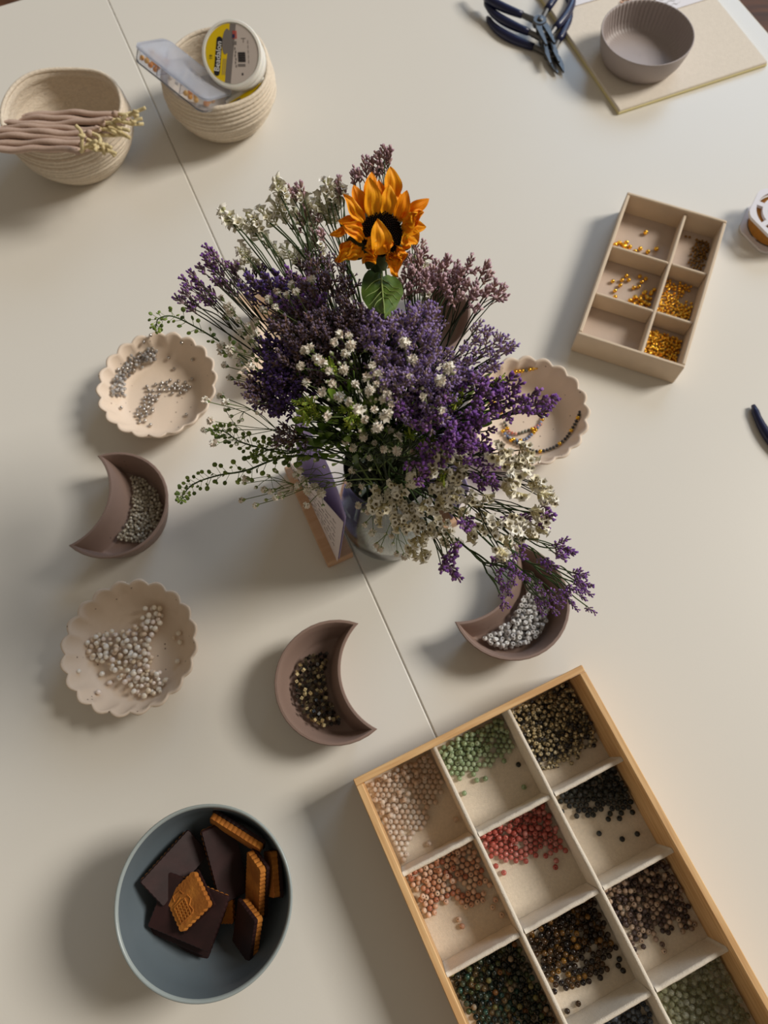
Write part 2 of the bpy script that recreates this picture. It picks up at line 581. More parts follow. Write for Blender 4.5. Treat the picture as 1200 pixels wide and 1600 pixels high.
def divider(x0, y0, x1, y1, name='divider'):
    """a thin wall with a rounded top"""
    d = Vector((x1 - x0, y1 - y0, 0)); L = d.length; d.normalize(); s = Vector((-d.y, d.x, 0))
    prof = [(-DT / 2 - 0.0003, 0.0056), (-DT / 2, DH - DT * .5)]
    for i in range(1, 6):
        a = PI * i / 6
        prof.append((-DT / 2 * math.cos(a), DH - DT * .5 + DT / 2 * math.sin(a)))
    prof += [(DT / 2, DH - DT * .5), (DT / 2 + 0.0003, 0.0056)]
    mb = MB(); v, f = [], []
    n = 15; k = len(prof)
    rg = random.Random(int(x0 * 1e5 + y1 * 7e4))
    for i in range(n):
        wob = rg.uniform(-.00025, .00025) if 0 < i < n - 1 else 0
        for (a, z) in prof:
            p = Vector((x0, y0, z)) + d * (L * i / (n - 1)) + s * (a + wob)
            p.z += wob if z > .02 else 0
            v.append(p)
    for i in range(n - 1):
        for j in range(k - 1):
            f.append((i * k + j, i * k + j + 1, (i + 1) * k + j + 1, (i + 1) * k + j))
    f.append(tuple(range(k))); f.append(tuple((n - 1) * k + j for j in range(k))[::-1])
    mb.add(v, f)
    return mb.build(name, M_DIVID, tray)


for u in UD: divider(u, -WT - .0002, u, -TL + WT + .0002)
UE = [WT] + UD + [TW - WT]
for v in VD:
    for i in range(3):
        a = UE[i] + (DT / 2 + .0004 if i else .0002); c = UE[i + 1] - (DT / 2 + .0004 if i < 2 else .0002)
        divider(a, -v, c, -v, 'cross_divider')
VE = [WT] + VD
ROT = Matrix.Rotation(TA, 4, 'Z'); TM = Matrix.Translation((TX, TY, 0)) @ ROT


def packed(u0, u1, v0, v1, r, inside, seed, gap=1.03, miss=.05):
    """a close packed first layer in a slightly turned lattice"""
    rg = random.Random(seed); out = []
    p = 2 * r * gap; th = rg.uniform(0, PI / 3); c, s_ = math.cos(th), math.sin(th)
    cu, cv = (u0 + u1) / 2, (v0 + v1) / 2; n = int(max(u1 - u0, v1 - v0) / p) + 3
    for i in range(-n, n + 1):
        for j in range(-n, n + 1):
            x, y = (i + .5 * (j % 2)) * p, j * p * .866
            u, v = cu + x * c - y * s_, cv + x * s_ + y * c
            u += rg.uniform(-1, 1) * r * (gap - 1) * .9; v += rg.uniform(-1, 1) * r * (gap - 1) * .9
            if u0 <= u <= u1 and v0 <= v <= v1 and rg.random() > miss and inside((u - u0) / (u1 - u0), (v - v0) / (v1 - v0), rg):
                out.append((u, -v, 0.0056 + r))
    return out


def cell_fill(ci, ri, n, inside, r, me, name, label, group, seed, cat='bead', limit=300, zl=3.2, tilt=1.0, scale=(1, 1), extra=(), k=14, heap=None, gap=1.04, miss=.06):
    """n: how many beads lie on top of the packed layer; heap: where they lie"""
    u0 = UE[ci] + (DT / 2 if ci else 0) + r * 1.06 + .0004; u1 = UE[ci + 1] - (DT / 2 if ci < 2 else 0) - r * 1.06 - .0004
    v0 = VE[ri] + (DT / 2 if ri else 0) + r * 1.06 + .0004; v1 = VE[ri + 1] - DT / 2 - r * 1.06 - .0004
    test = heap or inside

    def sample(rg):
        for _ in range(60):
            a, b_ = rg.random(), rg.random()
            if test(a, b_, rg):
                return (u0 + (u1 - u0) * a, -(v0 + (v1 - v0) * b_))
        return None
    base = packed(u0, u1, v0, v1, r, inside, seed, gap, miss)
    pts = base + drop(n, sample, r, lambda x, y: 0.0056 + r, seed, zmax=0.0056 + r * zl, k=k, placed=list(base))
    for (a, b_) in extra:
        x, y = u0 + (u1 - u0) * a, -(v0 + (v1 - v0) * b_)
        if all((q[0] - x) ** 2 + (q[1] - y) ** 2 > 4 * r * r for q in pts):
            pts.append((x, y, 0.0056 + r))
    pts = [tuple(TM @ Vector(p)) for p in pts]
    strew(pts, me, name, label, cat, group, seed, tilt, limit, scale)
    return pts


BR = 0.00205
edge = lambda f, soft=0.05: (lambda u, v, g: v < f(u) + g.gauss(0, soft))
M_ROSE = mat('rose_quartz', srgb(236, 214, 194), rough=0.35, trans=0.55, ior=1.3, ramp=ramp('f8eadc', 'f4e2d0', 'faf0e4', 'f0dcc8'))
M_JADE = mat('pale_green_jade', srgb(160, 180, 138), rough=0.16, trans=0.3, ramp=ramp('a8bc90', 'b4c6a0', '9cb086', 'bccca8', '92a67e'))
M_DALM = mat('dalmatian_stone', srgb(214, 196, 150), rough=0.35, ramp=ramp('d8c496', 'cdb988', 'e0d0a8', '3a332c', 'b8a478'), col2=srgb(26, 24, 26), vscale=420)
M_AGAT = mat('orange_agate', srgb(200, 150, 116), rough=0.35, ramp=ramp('d0a488', 'dcb8a0', 'bc8466', 'd8bca4', 'c6967a', 'ae6e54', 'd4ae96'), var=0.22, vscale=500)
M_RED = mat('cherry_quartz', srgb(200, 100, 90), rough=0.15, trans=0.35, ramp=ramp('cc6c60', 'd67c70', 'c05c50', 'da8e84', 'c66458'))
M_BLK = mat('matte_black_lava', srgb(34, 34, 34), rough=0.6, ramp=ramp('24261f', '2a2b28', '1c1d1c', '30302c'), bump=0.3, bscale=900)
M_MOSS = mat('moss_agate', srgb(50, 60, 44), rough=0.14, trans=0.1, ramp=ramp('1f2a22', '2c3a2a', '454f30', '6d6a40', '1a2020', '33301f', '8f7f6a', '2a4a40', '5a4a30', '3c4636', '20261f', '6e4a26', '26302a', '1c2420'))
M_TIGER = mat('tiger_eye', srgb(70, 46, 20), rough=0.1, ramp=ramp('2c1d10', '3e2812', '5c3e18', '7c561e', '241811', '302010', '1c1512', '4c3214', '281a10'), var=0.4, vscale=300, stretch=(1, 1, 5))
M_WENGE = mat('rosewood_beads', srgb(120, 98, 84), rough=0.45, ramp=ramp('57443c', '8a7364', 'a68d78', '463632', 'b8a08a', '6a554a', '3a2c2a', '9a8270', '4c3a36'), var=0.2, vscale=400)
M_SLATE = mat('slate_blue_stone', srgb(70, 76, 88), rough=0.4, ramp=ramp('3c424c', '545c68', '2c3038', '666e7a'))
M_PRAS = mat('pale_clear_green_glass', srgb(196, 200, 164), rough=0.08, trans=0.85, ior=1.35, ramp=ramp('d6d8bc', 'e0e2cc', 'ccceb0', 'e6e8d8'))
me_rose = bead_mesh('rose_bead', BR, M_ROSE)
me_jade = bead_mesh('jade_bead', BR, M_JADE)
me_dalm = bead_mesh('speckled_bead', 0.0018, M_DALM, hole=0.3, squash=0.85)
me_agat = bead_mesh('agate_bead', BR, M_AGAT, hole=.26)
me_red = bead_mesh('red_bead', BR, M_RED)
me_blk = bead_mesh('black_bead', BR, M_BLK, hole=.26)
me_moss = bead_mesh('moss_bead', BR, M_MOSS)
me_tig = bead_mesh('tiger_bead', BR, M_TIGER)
me_weng = bead_mesh('wood_bead', 0.0019, M_WENGE, hole=.3)
me_slat = bead_mesh('slate_bead', BR, M_SLATE)
me_pras = bead_mesh('glass_bead', BR, M_PRAS)

cell_fill(0, 0, 22, edge(lambda u: .98 - .52 * u if u > .12 else 1.0, .035), BR, me_rose, 'rose_bead',
          'pale rose translucent bead in the tray corner compartment', 'pale rose beads in the corner compartment', 11,
          extra=((.42, .78), (.45, .95), (.38, .97), (.95, .85), (.5, .90)), heap=lambda u, v, g: v < .5 - .3 * u)
cell_fill(1, 0, 34, edge(lambda u: .40 + .08 * math.sin(u * 3), .03), BR, me_jade, 'jade_bead',
          'pale green jade bead in the pine tray', 'pale green beads in the pine tray', 12,
          extra=((.06, .62), (.86, .88), (.42, .58), (.30, .55)), heap=lambda u, v, g: v < .26)
cell_fill(2, 0, 230, edge(lambda u: .84, .04), 0.0018, me_dalm, 'speckled_bead',
          'cream bead blotched with black in the tray', 'black and cream speckled beads', 13, zl=4.5, heap=lambda u, v, g: v < .7)
cell_fill(0, 1, 16, edge(lambda u: .50 + .16 * u + .10 * math.cos(u * 9.5), .03), BR, me_agat, 'agate_bead',
          'matte orange beige agate bead in the tray', 'orange beige agate beads', 14,
          extra=((.40, .72), (.40, .80), (.98, .72), (.97, .9), (.9, .78)), heap=lambda u, v, g: v < .3)
cell_fill(1, 1, 40, edge(lambda u: .40 + .22 * u, .03), BR, me_red, 'red_bead',
          'glossy coral red bead in the tray', 'coral red beads', 15, extra=((.08, .5), (.75, .72), (.8, .66)), heap=lambda u, v, g: v < .12 + .26 * u)
cell_fill(2, 1, 80, edge(lambda u: .18 + .52 * u, .05), BR, me_blk, 'black_bead',
          'matte black bead in the tray', 'matte black beads', 16,
          extra=((.30, .40), (.36, .62), (.62, .80), (.85, .83), (.20, .27)), heap=lambda u, v, g: v < .40 * u - .02)
cell_fill(0, 2, 130, edge(lambda u: 1.2), BR, me_moss, 'moss_agate_bead',
          'glossy moss agate bead in the tray', 'moss agate beads in mixed colours', 17, zl=3.2, heap=lambda u, v, g: v < .5 or u > .5)
cell_fill(1, 2, 100, edge(lambda u: .76 + .1 * u, .05), BR, me_tig, 'tiger_eye_bead',
          'shiny dark brown tiger eye bead', 'tiger eye beads', 18,
          extra=((.2, .80), (.25, .84), (.22, .96), (.05, .97)), heap=lambda u, v, g: v < .5, miss=.1)
cell_fill(2, 2, 70, edge(lambda u: .82 - .06 * math.sin(u * 5), .04), 0.0019, me_weng, 'wooden_bead',
          'matte taupe or dark brown wooden bead', 'taupe and brown wooden beads', 19,
          extra=((.42, .86), (.46, .90), (.40, .93)), heap=lambda u, v, g: v < .5)
cell_fill(1, 3, 30, edge(lambda u: .42), BR, me_slat, 'slate_bead', 'dull slate blue bead in the tray',
          'slate blue beads', 20)
cell_fill(2, 3, 150, edge(lambda u: 1.2), BR, me_pras, 'clear_green_bead', 'clear pale green glass bead in the tray',
          'clear pale green glass beads', 21, zl=3.2, heap=lambda u, v, g: v < .7)
# the odd ones out
for (ci, ri, a, b_, me_, nm, lb) in ((1, 0, .93, .60, me_blk, 'dark_green_bead', 'single dark bead strayed among the pale green jade beads'),
                                     (0, 0, .30, .985, None, None, None)):
    if me_ is None: continue
    u0, u1 = UE[ci] + .004, UE[ci + 1] - .004; v0, v1 = VE[ri] + .004, VE[ri + 1] - .004
    p = TM @ Vector((u0 + (u1 - u0) * a, -(v0 + (v1 - v0) * b_), 0.0056 + BR))
    tag(link(nm, me_, None, p), lb, 'bead')

# ---------------------------------------------------------------- beige velvet box with gold beads
BXA = -0.4001
BX, BY, BW, BL, BH = 0.2512, 0.5355, 0.0998, 0.1768, 0.028
vbox = thing('velvet_box', 'beige velvet six compartment box holding gold beads', 'box', (BX, BY, 0), BXA)
BT = 0.0034
for (cx, cy, sx, sy) in ((BW / 2, -BT / 2, BW, BT), (BW / 2, -BL + BT / 2, BW, BT), (BT / 2, -BL / 2, BT, BL - 2 * BT - .0002), (BW - BT / 2, -BL / 2, BT, BL - 2 * BT - .0002)):
    b = MB(); b.box((cx, cy, BH / 2), (sx, sy, BH), bev=0.0008)
    b.build('box_wall', M_SUEDE, vbox, smooth=False)
b = MB(); b.box((BW / 2, -BL / 2, .0025), (BW - 2 * BT - .0002, BL - 2 * BT - .0002, .004)); b.build('box_base', M_SUEDEIN, vbox, smooth=False)
BU = 0.0605; BV = [0.0662, 0.1245]
b = MB(); b.box((BU, -BL / 2, .0145), (.003, BL - 2 * BT - .0004, .0199), bev=.0008); b.build('divider', M_SUEDE, vbox, smooth=False)
for v in BV:
    for a, c in ((BT + .0002, BU - .0017), (BU + .0017, BW - BT - .0002)):
        b = MB(); b.box(((a + c) / 2, -v, .0145), (c - a, .003, .0199), bev=.0008); b.build('cross_divider', M_SUEDE, vbox, smooth=False)
BM = Matrix.Translation((BX, BY, 0)) @ Matrix.Rotation(BXA, 4, 'Z')
GR = 0.0024
me_gold = bead_mesh('gold_bead', GR, M_GOLD, hole=.28)
me_goldS = bead_mesh('small_gold_bead', 0.0014, M_GOLD, hole=.3, n=8)
me_goldD = bead_mesh('antique_gold_bead', 0.0013, M_GOLDD, hole=.3, n=8)
me_goldT = tube_bead_mesh('gold_tube_bead', 0.0011, 0.0014, M_GOLD, n=6)
BUE = [BT, BU, BW - BT]; BVE = [BT] + BV + [BL - BT]


def box_fill(ci, ri, n, inside, r, me, name, label, group, seed, zl=3, extra=(), anis=0.0):
    u0 = BUE[ci] + (.0017 if ci else 0) + r + .0003; u1 = BUE[ci + 1] - (.0017 if ci == 0 else 0) - r - .0003
    v0 = BVE[ri] + (.0017 if ri else 0) + r + .0003; v1 = BVE[ri + 1] - (.0017 if ri < 2 else 0) - r - .0003

    def sample(rg):
        for _ in range(80):
            a, b_ = rg.random(), rg.random()
            if inside(a, b_, rg): return (u0 + (u1 - u0) * a, -(v0 + (v1 - v0) * b_))
    pts = drop(n, sample, r, lambda x, y: .0046 + r, seed, zmax=.0046 + r * zl)
    for (a, b_) in extra:
        x, y = u0 + (u1 - u0) * a, -(v0 + (v1 - v0) * b_)
        if all((q[0] - x) ** 2 + (q[1] - y) ** 2 > 4 * r * r for q in pts): pts.append((x, y, .0046 + r))
    strew([tuple(BM @ Vector(p)) for p in pts], me, name, label, 'bead', group, seed)


box_fill(0, 0, 34, lambda u, v, g: v > .70 and u < .42 - (1 - v) * .5 + g.gauss(0, .05), GR, me_gold, 'gold_bead',
         'gold bead in the top left velvet compartment', 'gold beads in the top left velvet compartment', 31, extra=((.50, .30), (.5, .68), (.66, .70), (.80, .58), (.48, .93)))
box_fill(1, 0, 85, lambda u, v, g: (u > .55 + .25 * abs(v - .4) + g.gauss(0, .06) and .12 < v < .72) or (v > .94 and u > .2), .0013, me_goldD, 'antique_gold_bead',
         'tiny antique gold bead in the velvet box', 'antique gold beads in the top right velvet compartment', 32, extra=((.2, .12), (.32, .11), (.26, .14)))
box_fill(0, 1, 42, lambda u, v, g: u + v > 1.40 + g.gauss(0, .05) and u > .50, .0021, bead_mesh('gold_bead', .0021, M_GOLD, hole=.28), 'gold_bead',
         'gold bead in the middle left velvet compartment', 'gold beads in the middle left velvet compartment', 33,
         extra=((.42, .20), (.36, .33), (.48, .28), (.20, .42), (.36, .46), (.30, .62), (.34, .75), (.66, .12), (.78, .13), (.73, .23), (.62, .42), (.70, .36), (.95, .30), (.96, .38)))
box_fill(1, 1, 230, lambda u, v, g: (v > .50 - .0 * u + g.gauss(0, .05) and u + v > .75) or (g.random() < .10 and u + v < .9 and v > .02), .0014, me_goldS, 'small_gold_bead',
         'small gold bead in the middle right velvet compartment', 'small gold beads in the middle right velvet compartment', 34, zl=4)
box_fill(0, 2, 14, lambda u, v, g: v > .88 and u > .45, .0017, bead_mesh('gold_bead', .0017, M_GOLD, hole=.28), 'gold_bead',
         'gold bead in the nearly empty velvet compartment', 'gold beads in the bottom left velvet compartment', 35)
box_fill(1, 2, 290, lambda u, v, g: v > .12, .0013, me_goldT, 'gold_tube_bead',
         'tiny gold tube bead in the velvet box', 'gold tube beads in the bottom right velvet compartment', 36, zl=4.2)


# ---------------------------------------------------------------- scalloped dishes
def dish_profile():
    # outside from the foot up, over the rim, inside down to the centre
    out = [(.0005, .0), (.034, .0), (.037, .0012), (.043, .008), (.049, .0175), (.0525, .026), (.0535, .0282)]
    inn = [(.0520, .0290), (.0503, .0270), (.0470, .0185), (.0415, .0100), (.0370, .0058), (.033, .0042), (.018, .0040), (.0005, .0040)]
    return out + inn


DISH_IN = [(.0, .0040), (.018, .0040), (.033, .0042), (.0370, .0058), (.0415, .0100), (.0470, .0185), (.0503, .0270)]


def dish_floor(rho, r):
    for (a, za), (b, zb) in zip(DISH_IN, DISH_IN[1:]):
        if a <= rho <= b:
            t = (rho - a) / (b - a); sl = (zb - za) / (b - a)
            return za + (zb - za) * t + r * math.sqrt(1 + sl * sl) * 1.03 + .0001
    return .03


def scalloped(px_label, x, y, rz, name='scalloped_dish'):
    mb = MB()

    def wav(a, i, r, z):
        w = max(0.0, (z - .012) / .016)
        s = abs(math.sin(a * 10)) ** 1.0 - .6      # twenty scallops
        return .0034 * w * s, .0014 * w * s
    mb.lathe(dish_profile(), 160, wav)
    o = mb.build(name, M_CLAY, None, (x, y, 0), rot=Quaternion((0, 0, 1), rz))
    return tag(o, px_label, 'dish', 'scalloped clay dishes')


D1, D2, D3 = (-.2041, .0971), (-.2012, .3325), (.1297, .2962)
scalloped('cream clay dish with scalloped rim holding white pearls', *D1, .1)
scalloped('cream scalloped clay dish holding silver beads beside the green sprigs', *D2, .25)
scalloped('cream scalloped clay dish holding finished bracelets', *D3, .4)


def dish_pts(c, n, inside, r, seed, zl=2.6, extra=()):
    def sample(rg):
        for _ in range(80):
            x, y = rg.uniform(-.046, .046), rg.uniform(-.046, .046)
            if math.hypot(x, y) < .045 and inside(x, y, rg): return (x, y)
    fz = lambda x, y: dish_floor(math.hypot(x, y), r)
    pts = drop(n, sample, r, fz, seed, zmax=.022)
    for (x, y) in extra:
        if all((q[0] - x) ** 2 + (q[1] - y) ** 2 > 4 * r * r for q in pts): pts.append((x, y, fz(x, y)))
    return [(p[0] + c[0], p[1] + c[1], p[2]) for p in pts]


def near_path(pts_px, c, z, w):
    q = [P(a, b, z) for a, b in pts_px]
    q = [(p.x - c[0], p.y - c[1]) for p in q]

    def f(x, y, g):
        dm = 9
        for (a, b), (e, d) in zip(q, q[1:]):
            L2 = (e - a) ** 2 + (d - b) ** 2 + 1e-12
            t = max(0, min(1, ((x - a) * (e - a) + (y - b) * (d - b)) / L2))
            dm = min(dm, math.hypot(x - a - t * (e - a), y - b - t * (d - b)))
        return dm < w * (0.45 + .55 * g.random())
    return f


def offs(pts_px, c, z): return [(P(a, b, z).x - c[0], P(a, b, z).y - c[1]) for a, b in pts_px]


# silver beads
me_sil = bead_mesh('silver_bead', .0017, M_SILVER, hole=.25)
me_cry = bead_mesh('crystal_bead', .0017, M_CRYSTAL, hole=.25, squash=.8, n=7)
pts = dish_pts(D2, 52, near_path([(222, 655), (232, 630), (240, 608), (250, 603), (285, 605)], D2, .006, .0075), .0017, 41,
               extra=offs([(286, 602), (300, 592), (265, 562), (272, 576), (192, 641), (291, 648), (235, 664), (232, 643), (235, 553), (248, 547), (292, 553), (304, 569)], D2, .006))
strew(pts, me_sil, 'silver_bead', 'shiny silver bead in the scalloped dish', 'bead', 'silver beads in the scalloped dish', 41)
pts2 = dish_pts(D2, 105, near_path([(180, 608), (182, 590), (195, 572), (212, 560), (232, 553)], D2, .012, .0095), .0017, 42)
strew(pts2, [me_cry, me_cry, me_sil], 'crystal_bead', 'crystal bead by the dish wall', 'bead', 'crystal beads against the dish wall', 42, looks=['clear crystal bead by the dish wall', 'clear crystal bead by the dish wall', 'silver bead among crystals by the dish wall'])
# pearls
M_PEARL = mat('freshwater_pearl', srgb(232, 214, 190), rough=0.22, coat=0.5, ramp=ramp('efe4d2', 'e8d6bc', 'f2ebe0', 'e2ccb4', 'eedfd4'), spec=0.6)


def pearl_mesh(nm, r, ax):
    mb = MB(); prof = [(r * math.sin(PI * i / 8) + 1e-5, -r * ax * math.cos(PI * i / 8)) for i in range(9)]
    mb.lathe(prof, 12, lambda a, i, rr, z: (rr * .07 * math.sin(a * 2 + i), 0)); return mb.mesh(nm, M_PEARL)


me_pearl = [pearl_mesh('pearl', .0023, 1.05), pearl_mesh('pearl', .0022, 1.2), pearl_mesh('pearl', .0025, .82), pearl_mesh('pearl', .0019, 1.0)]
f1 = near_path([(148, 1012), (175, 1010), (205, 1005), (215, 1030)], D1, .006, .0135)
f2 = near_path([(200, 1010), (225, 990), (240, 965), (245, 950)], D1, .008, .0095)
f3 = near_path([(195, 1030), (215, 1055), (240, 1072)], D1, .006, .0125)
pts = dish_pts(D1, 175, lambda x, y, g: f1(x, y, g) or f2(x, y, g) or f3(x, y, g), .0023, 43,
               extra=offs([(134, 1052), (160, 1053), (161, 1083), (172, 1067), (272, 997), (280, 990), (282, 1004), (280, 1012), (278, 1034), (182, 1059), (252, 1069), (143, 1033)], D1, .006))
strew(pts, me_pearl, 'pearl', 'cream freshwater pearl in the scalloped dish', 'pearl', 'freshwater pearls', 43, scale=(.85, 1.0), looks=['roundish cream pearl in the scalloped dish', 'long oval cream pearl in the scalloped dish', 'flat wide cream pearl in the scalloped dish', 'small round cream pearl in the scalloped dish'])


# ---------------------------------------------------------------- crescent dishes
CR, Cr, CD = .048, .051, .0553


def crescent_outline(off, n=26):
    R, r, d = CR - off, Cr + off, CD
    x = (R * R - r * r + d * d) / (2 * d)
    y = math.sqrt(max(1e-9, R * R - x * x))
    a0 = math.atan2(y, x)
    pts = [(R * math.cos(a0 + (2 * PI - 2 * a0) * i / n), R * math.sin(a0 + (2 * PI - 2 * a0) * i / n)) for i in range(n + 1)]
    b0 = math.atan2(y, x - d)
    if b0 < 0: b0 += 2 * PI
    m = n
    # inner arc from lower tip back to the upper tip
    lo = 2 * PI - b0
    inner = [(d + r * math.cos(lo + (b0 - lo) * i / m), r * math.sin(lo + (b0 - lo) * i / m)) for i in range(1, m)]
    return pts + inner


def in_crescent(x, y, off):
    return math.hypot(x, y) < CR - off and math.hypot(x - CD, y) > Cr + off


def crescent(label, px, py, opening_px, mtl=None, name='crescent_dish'):
    c = P(px, py, .03); c.z = 0
    dx, dy = opening_px
    q = P(px + dx * 20, py + dy * 20, .03); ang = math.atan2(q.y - c.y, q.x - c.x)
    levels = [(.0105, .0), (.0085, .0008), (.0055, .010), (.0022, .022), (.0, .0292), (.0006, .0300), (.0022, .0300), (.0030, .0290),
              (.0050, .0220), (.0080, .0120), (.0098, .0062), (.0112, .0045), (.0125, .0042)]
    rings = [[(x, y, z) for x, y in crescent_outline(o)] for o, z in levels]
    n = len(rings[0]); v = [p for rg in rings for p in rg]; f = []
    for i in range(len(rings) - 1):
        for j in range(n):
            f.append((i * n + j, i * n + (j + 1) % n, (i + 1) * n + (j + 1) % n, (i + 1) * n + j))
    # floors as strips between matching points of the two arcs
    h = (n + 2) // 2
    for base, fl in ((0, True), ((len(rings) - 1) * n, False)):
        for i in range(h - 1):
            a, b_ = base + i, base + i + 1
            c_, d_ = base + (n - i - 1) % n, base + (n - i) % n
            q4 = [a, b_, c_, d_] if i else [a, b_, c_]
            q4 = list(dict.fromkeys(q4))
            if len(q4) >= 3: f.append(tuple(q4[::-1] if not fl else q4))
    me = mesh(name, v, f, mtl or M_CLAYB)
    import bmesh
    bm = bmesh.new(); bm.from_mesh(me); bmesh.ops.recalc_face_normals(bm, faces=bm.faces); bm.to_mesh(me); bm.free()
    o = sharp(link(name, me, None, c, Quaternion((0, 0, 1), ang)), 50)
    tag(o, label, 'dish', 'crescent clay dishes')
    return Matrix.Translation(c) @ Matrix.Rotation(ang, 4, 'Z')


K1 = crescent('mauve brown crescent dish of silvery seed beads below the silver bead dish', 174, 787, (-.988, -.15))
K2 = crescent('mauve brown crescent dish of black and gold cube beads near the seam', 525, 1064, (.98, -.19))
K3 = crescent('mauve brown crescent dish of clear beads under drooping purple sprigs', 797, 938, (-.81, -.59))
K4 = crescent('pale crescent dish half hidden behind the bouquet above the silver bead dish', 408, 518, (-.97, .1), M_CLAY)
K5 = crescent('mauve brown crescent dish mostly hidden behind the bouquet', 655, 488, (-.85, -.5))


def cres_pts(K, n, inside, r, seed, zmax=.015, k=14):
    def sample(rg):
        for _ in range(200):
            x, y = rg.uniform(-.048, .03), rg.uniform(-.045, .045)
            if in_crescent(x, y, .0118 + r) and inside(x, y, rg): return (x, y)
    return [tuple(K @ Vector(p)) for p in drop(n, sample, r, lambda x, y: .0044 + r, seed, zmax=zmax, k=k)]


M_SEED = mat('silver_lined_glass', srgb(224, 216, 200), rough=0.16, trans=.35, ior=1.4, ramp=ramp('e2dac8', 'cfc4ae', 'f0eadc', 'b8ac96', 'dad0ba'))
me_seed = tube_bead_mesh('seed_bead', .00125, .0009, M_SEED, n=8, hole=.4)
strew(cres_pts(K1, 330, lambda x, y, g: y < .024, .00125, 51, zmax=.0125), me_seed, 'seed_bead', 'tiny silvery seed bead in the crescent dish', 'bead',
      'silvery seed beads', 51, limit=300)
M_CUBE = mat('black_gold_ceramic', srgb(40, 36, 30), rough=0.3, ramp=ramp('3a3328', 'b8a070', '2a2620', '4a4232', 'd2bf90', '24221f', '5a4e38'), var=0.4, vscale=500)
me_cube = cube_bead_mesh('cube_bead', .0012, M_CUBE)
strew(cres_pts(K2, 170, lambda x, y, g: -.030 < y < .026 and x < -.004 + g.gauss(0, .006), .00195, 52, zmax=.015), me_cube, 'cube_bead', 'black and gold cube bead in the crescent dish', 'bead',
      'black and gold cube beads', 52)
M_CLR = mat('milky_clear_glass', srgb(216, 212, 210), rough=0.3, trans=0.3, ior=1.4, ramp=ramp('e6e2de', 'd8d4d2', 'f2f0ec', 'c6c2c0'))
me_clr = tube_bead_mesh('clear_bead', .0019, .0013, M_CLR, n=10, hole=.38)
strew(cres_pts(K3, 210, lambda x, y, g: True, .0019, 53, zmax=.016), me_clr, 'clear_bead', 'milky clear bead in the crescent dish', 'bead',
      'milky clear glass beads', 53)

# ---------------------------------------------------------------- bracelets in the third dish
M_BB = mat('black_facet_bead', srgb(52, 50, 50), rough=.25, ramp=ramp('2c2c30', '40403e', '56544e', '26282c'))
M_BL = mat('blue_lace_bead', srgb(130, 146, 186), rough=.25, ramp=ramp('8494b8', 'a4b0cc', 'c6cede', '66769e'))
M_BP = mat('pink_coral_bead', srgb(214, 130, 110), rough=.3, ramp=ramp('d88a78', 'c87462', 'e0a28e'))
M_BG = mat('grey_green_bead', srgb(104, 108, 96), rough=.3, ramp=ramp('5c6054', '7c8074', '44463e'))
meb = {k: bead_mesh('bracelet_bead', .0016, m, hole=.3, squash=.8, n=8) for k, m in (('B', M_BB), ('L', M_BL), ('P', M_BP), ('G', M_BG))}
me_bg = bead_mesh('gold_spacer', .0019, M_GOLD, hole=.3, n=8)


def bracelet(label, px_pts, pattern):
    cpt = P(px_pts[0][0], px_pts[0][1], .006)
    def zf(p): return dish_floor(min(.0455, math.hypot(p.x - D3[0], p.y - D3[1])), .0019)
    path = []
    for q in catmull([P(a, b, .008) for a, b in px_pts], 12):
        q.z = zf(q); path.append(q)
    root = thing('bracelet', label, 'bracelet', path[0], 0, 'bracelets in the scalloped dish')
    d = [0]
    for a, b in zip(path, path[1:]): d.append(d[-1] + (b - a).length)
    n = int(d[-1] / .0031)
    mb = MB(); mb.tube([p - path[0] for p in path], .0005, 5); mb.build('cord', M_GOLDD, root)
    for i in range(n):
        s = (i + .5) * d[-1] / n
        j = max(k for k in range(len(d)) if d[k] <= s); j = min(j, len(path) - 2)
        t = (s - d[j]) / max(1e-9, d[j + 1] - d[j])
        p = path[j].lerp(path[j + 1], t)
        kq = (path[j + 1] - path[j]).to_track_quat('Z', 'Y')
        ch = pattern[i % len(pattern)]
        link('gold_spacer' if ch == 'o' else 'bracelet_bead', me_bg if ch == 'o' else meb[ch], root, p - path[0], kq)


bracelet('bracelet of black and grey beads with gold spacers along the dish wall', [(903, 632), (902, 650), (893, 672), (880, 690), (862, 700), (840, 704), (822, 697), (806, 690), (792, 682)], 'oBBBBBoBGBoBBBB')
bracelet('bracelet of pale blue beads with gold spacers and a gold clasp', [(863, 618), (857, 632), (849, 652), (838, 670), (822, 685), (806, 686), (793, 680), (785, 670)], 'ooLLLLoLoLLL')
bracelet('bracelet of grey beads with one pink coral section', [(848, 660), (834, 668), (822, 672), (808, 676), (796, 672), (788, 656)], 'PPPoGGGG')
bracelet('short gold bead bracelet against the far dish wall', [(800, 590), (812, 589), (824, 588), (838, 584), (841, 586)], 'oooGooo')
bracelet('black and gold bracelet end hidden among the purple sprigs', [(764, 626), (775, 628), (782, 634), (784, 645)], 'ooBB')

# ---------------------------------------------------------------- grey-blue bowl and biscuits
BC = Vector((-.1275, -.0789, 0))
mb = MB()
mb.lathe([(.0005, .002), (.024, .002), (.0255, .0), (.028, .0), (.030, .004), (.040, .012), (.050, .028), (.0565, .046), (.0595, .0590), (.0596, .0598),
          (.0588, .0604), (.0578, .0600), (.0570, .0585), (.0545, .046), (.048, .029), (.039, .0150), (.029, .0078), (.015, .0055), (.0005, .0050)], 96)
for i, q in enumerate(mb.f):
    zc = max(mb.v[k].z for k in q)
    if zc > .0594: mb.m[i] = 1
tag(mb.build('serving_bowl', [M_GREYBLUE, M_RIMGLZ], None, BC), 'matte grey blue bowl full of chocolate biscuits', 'bowl')


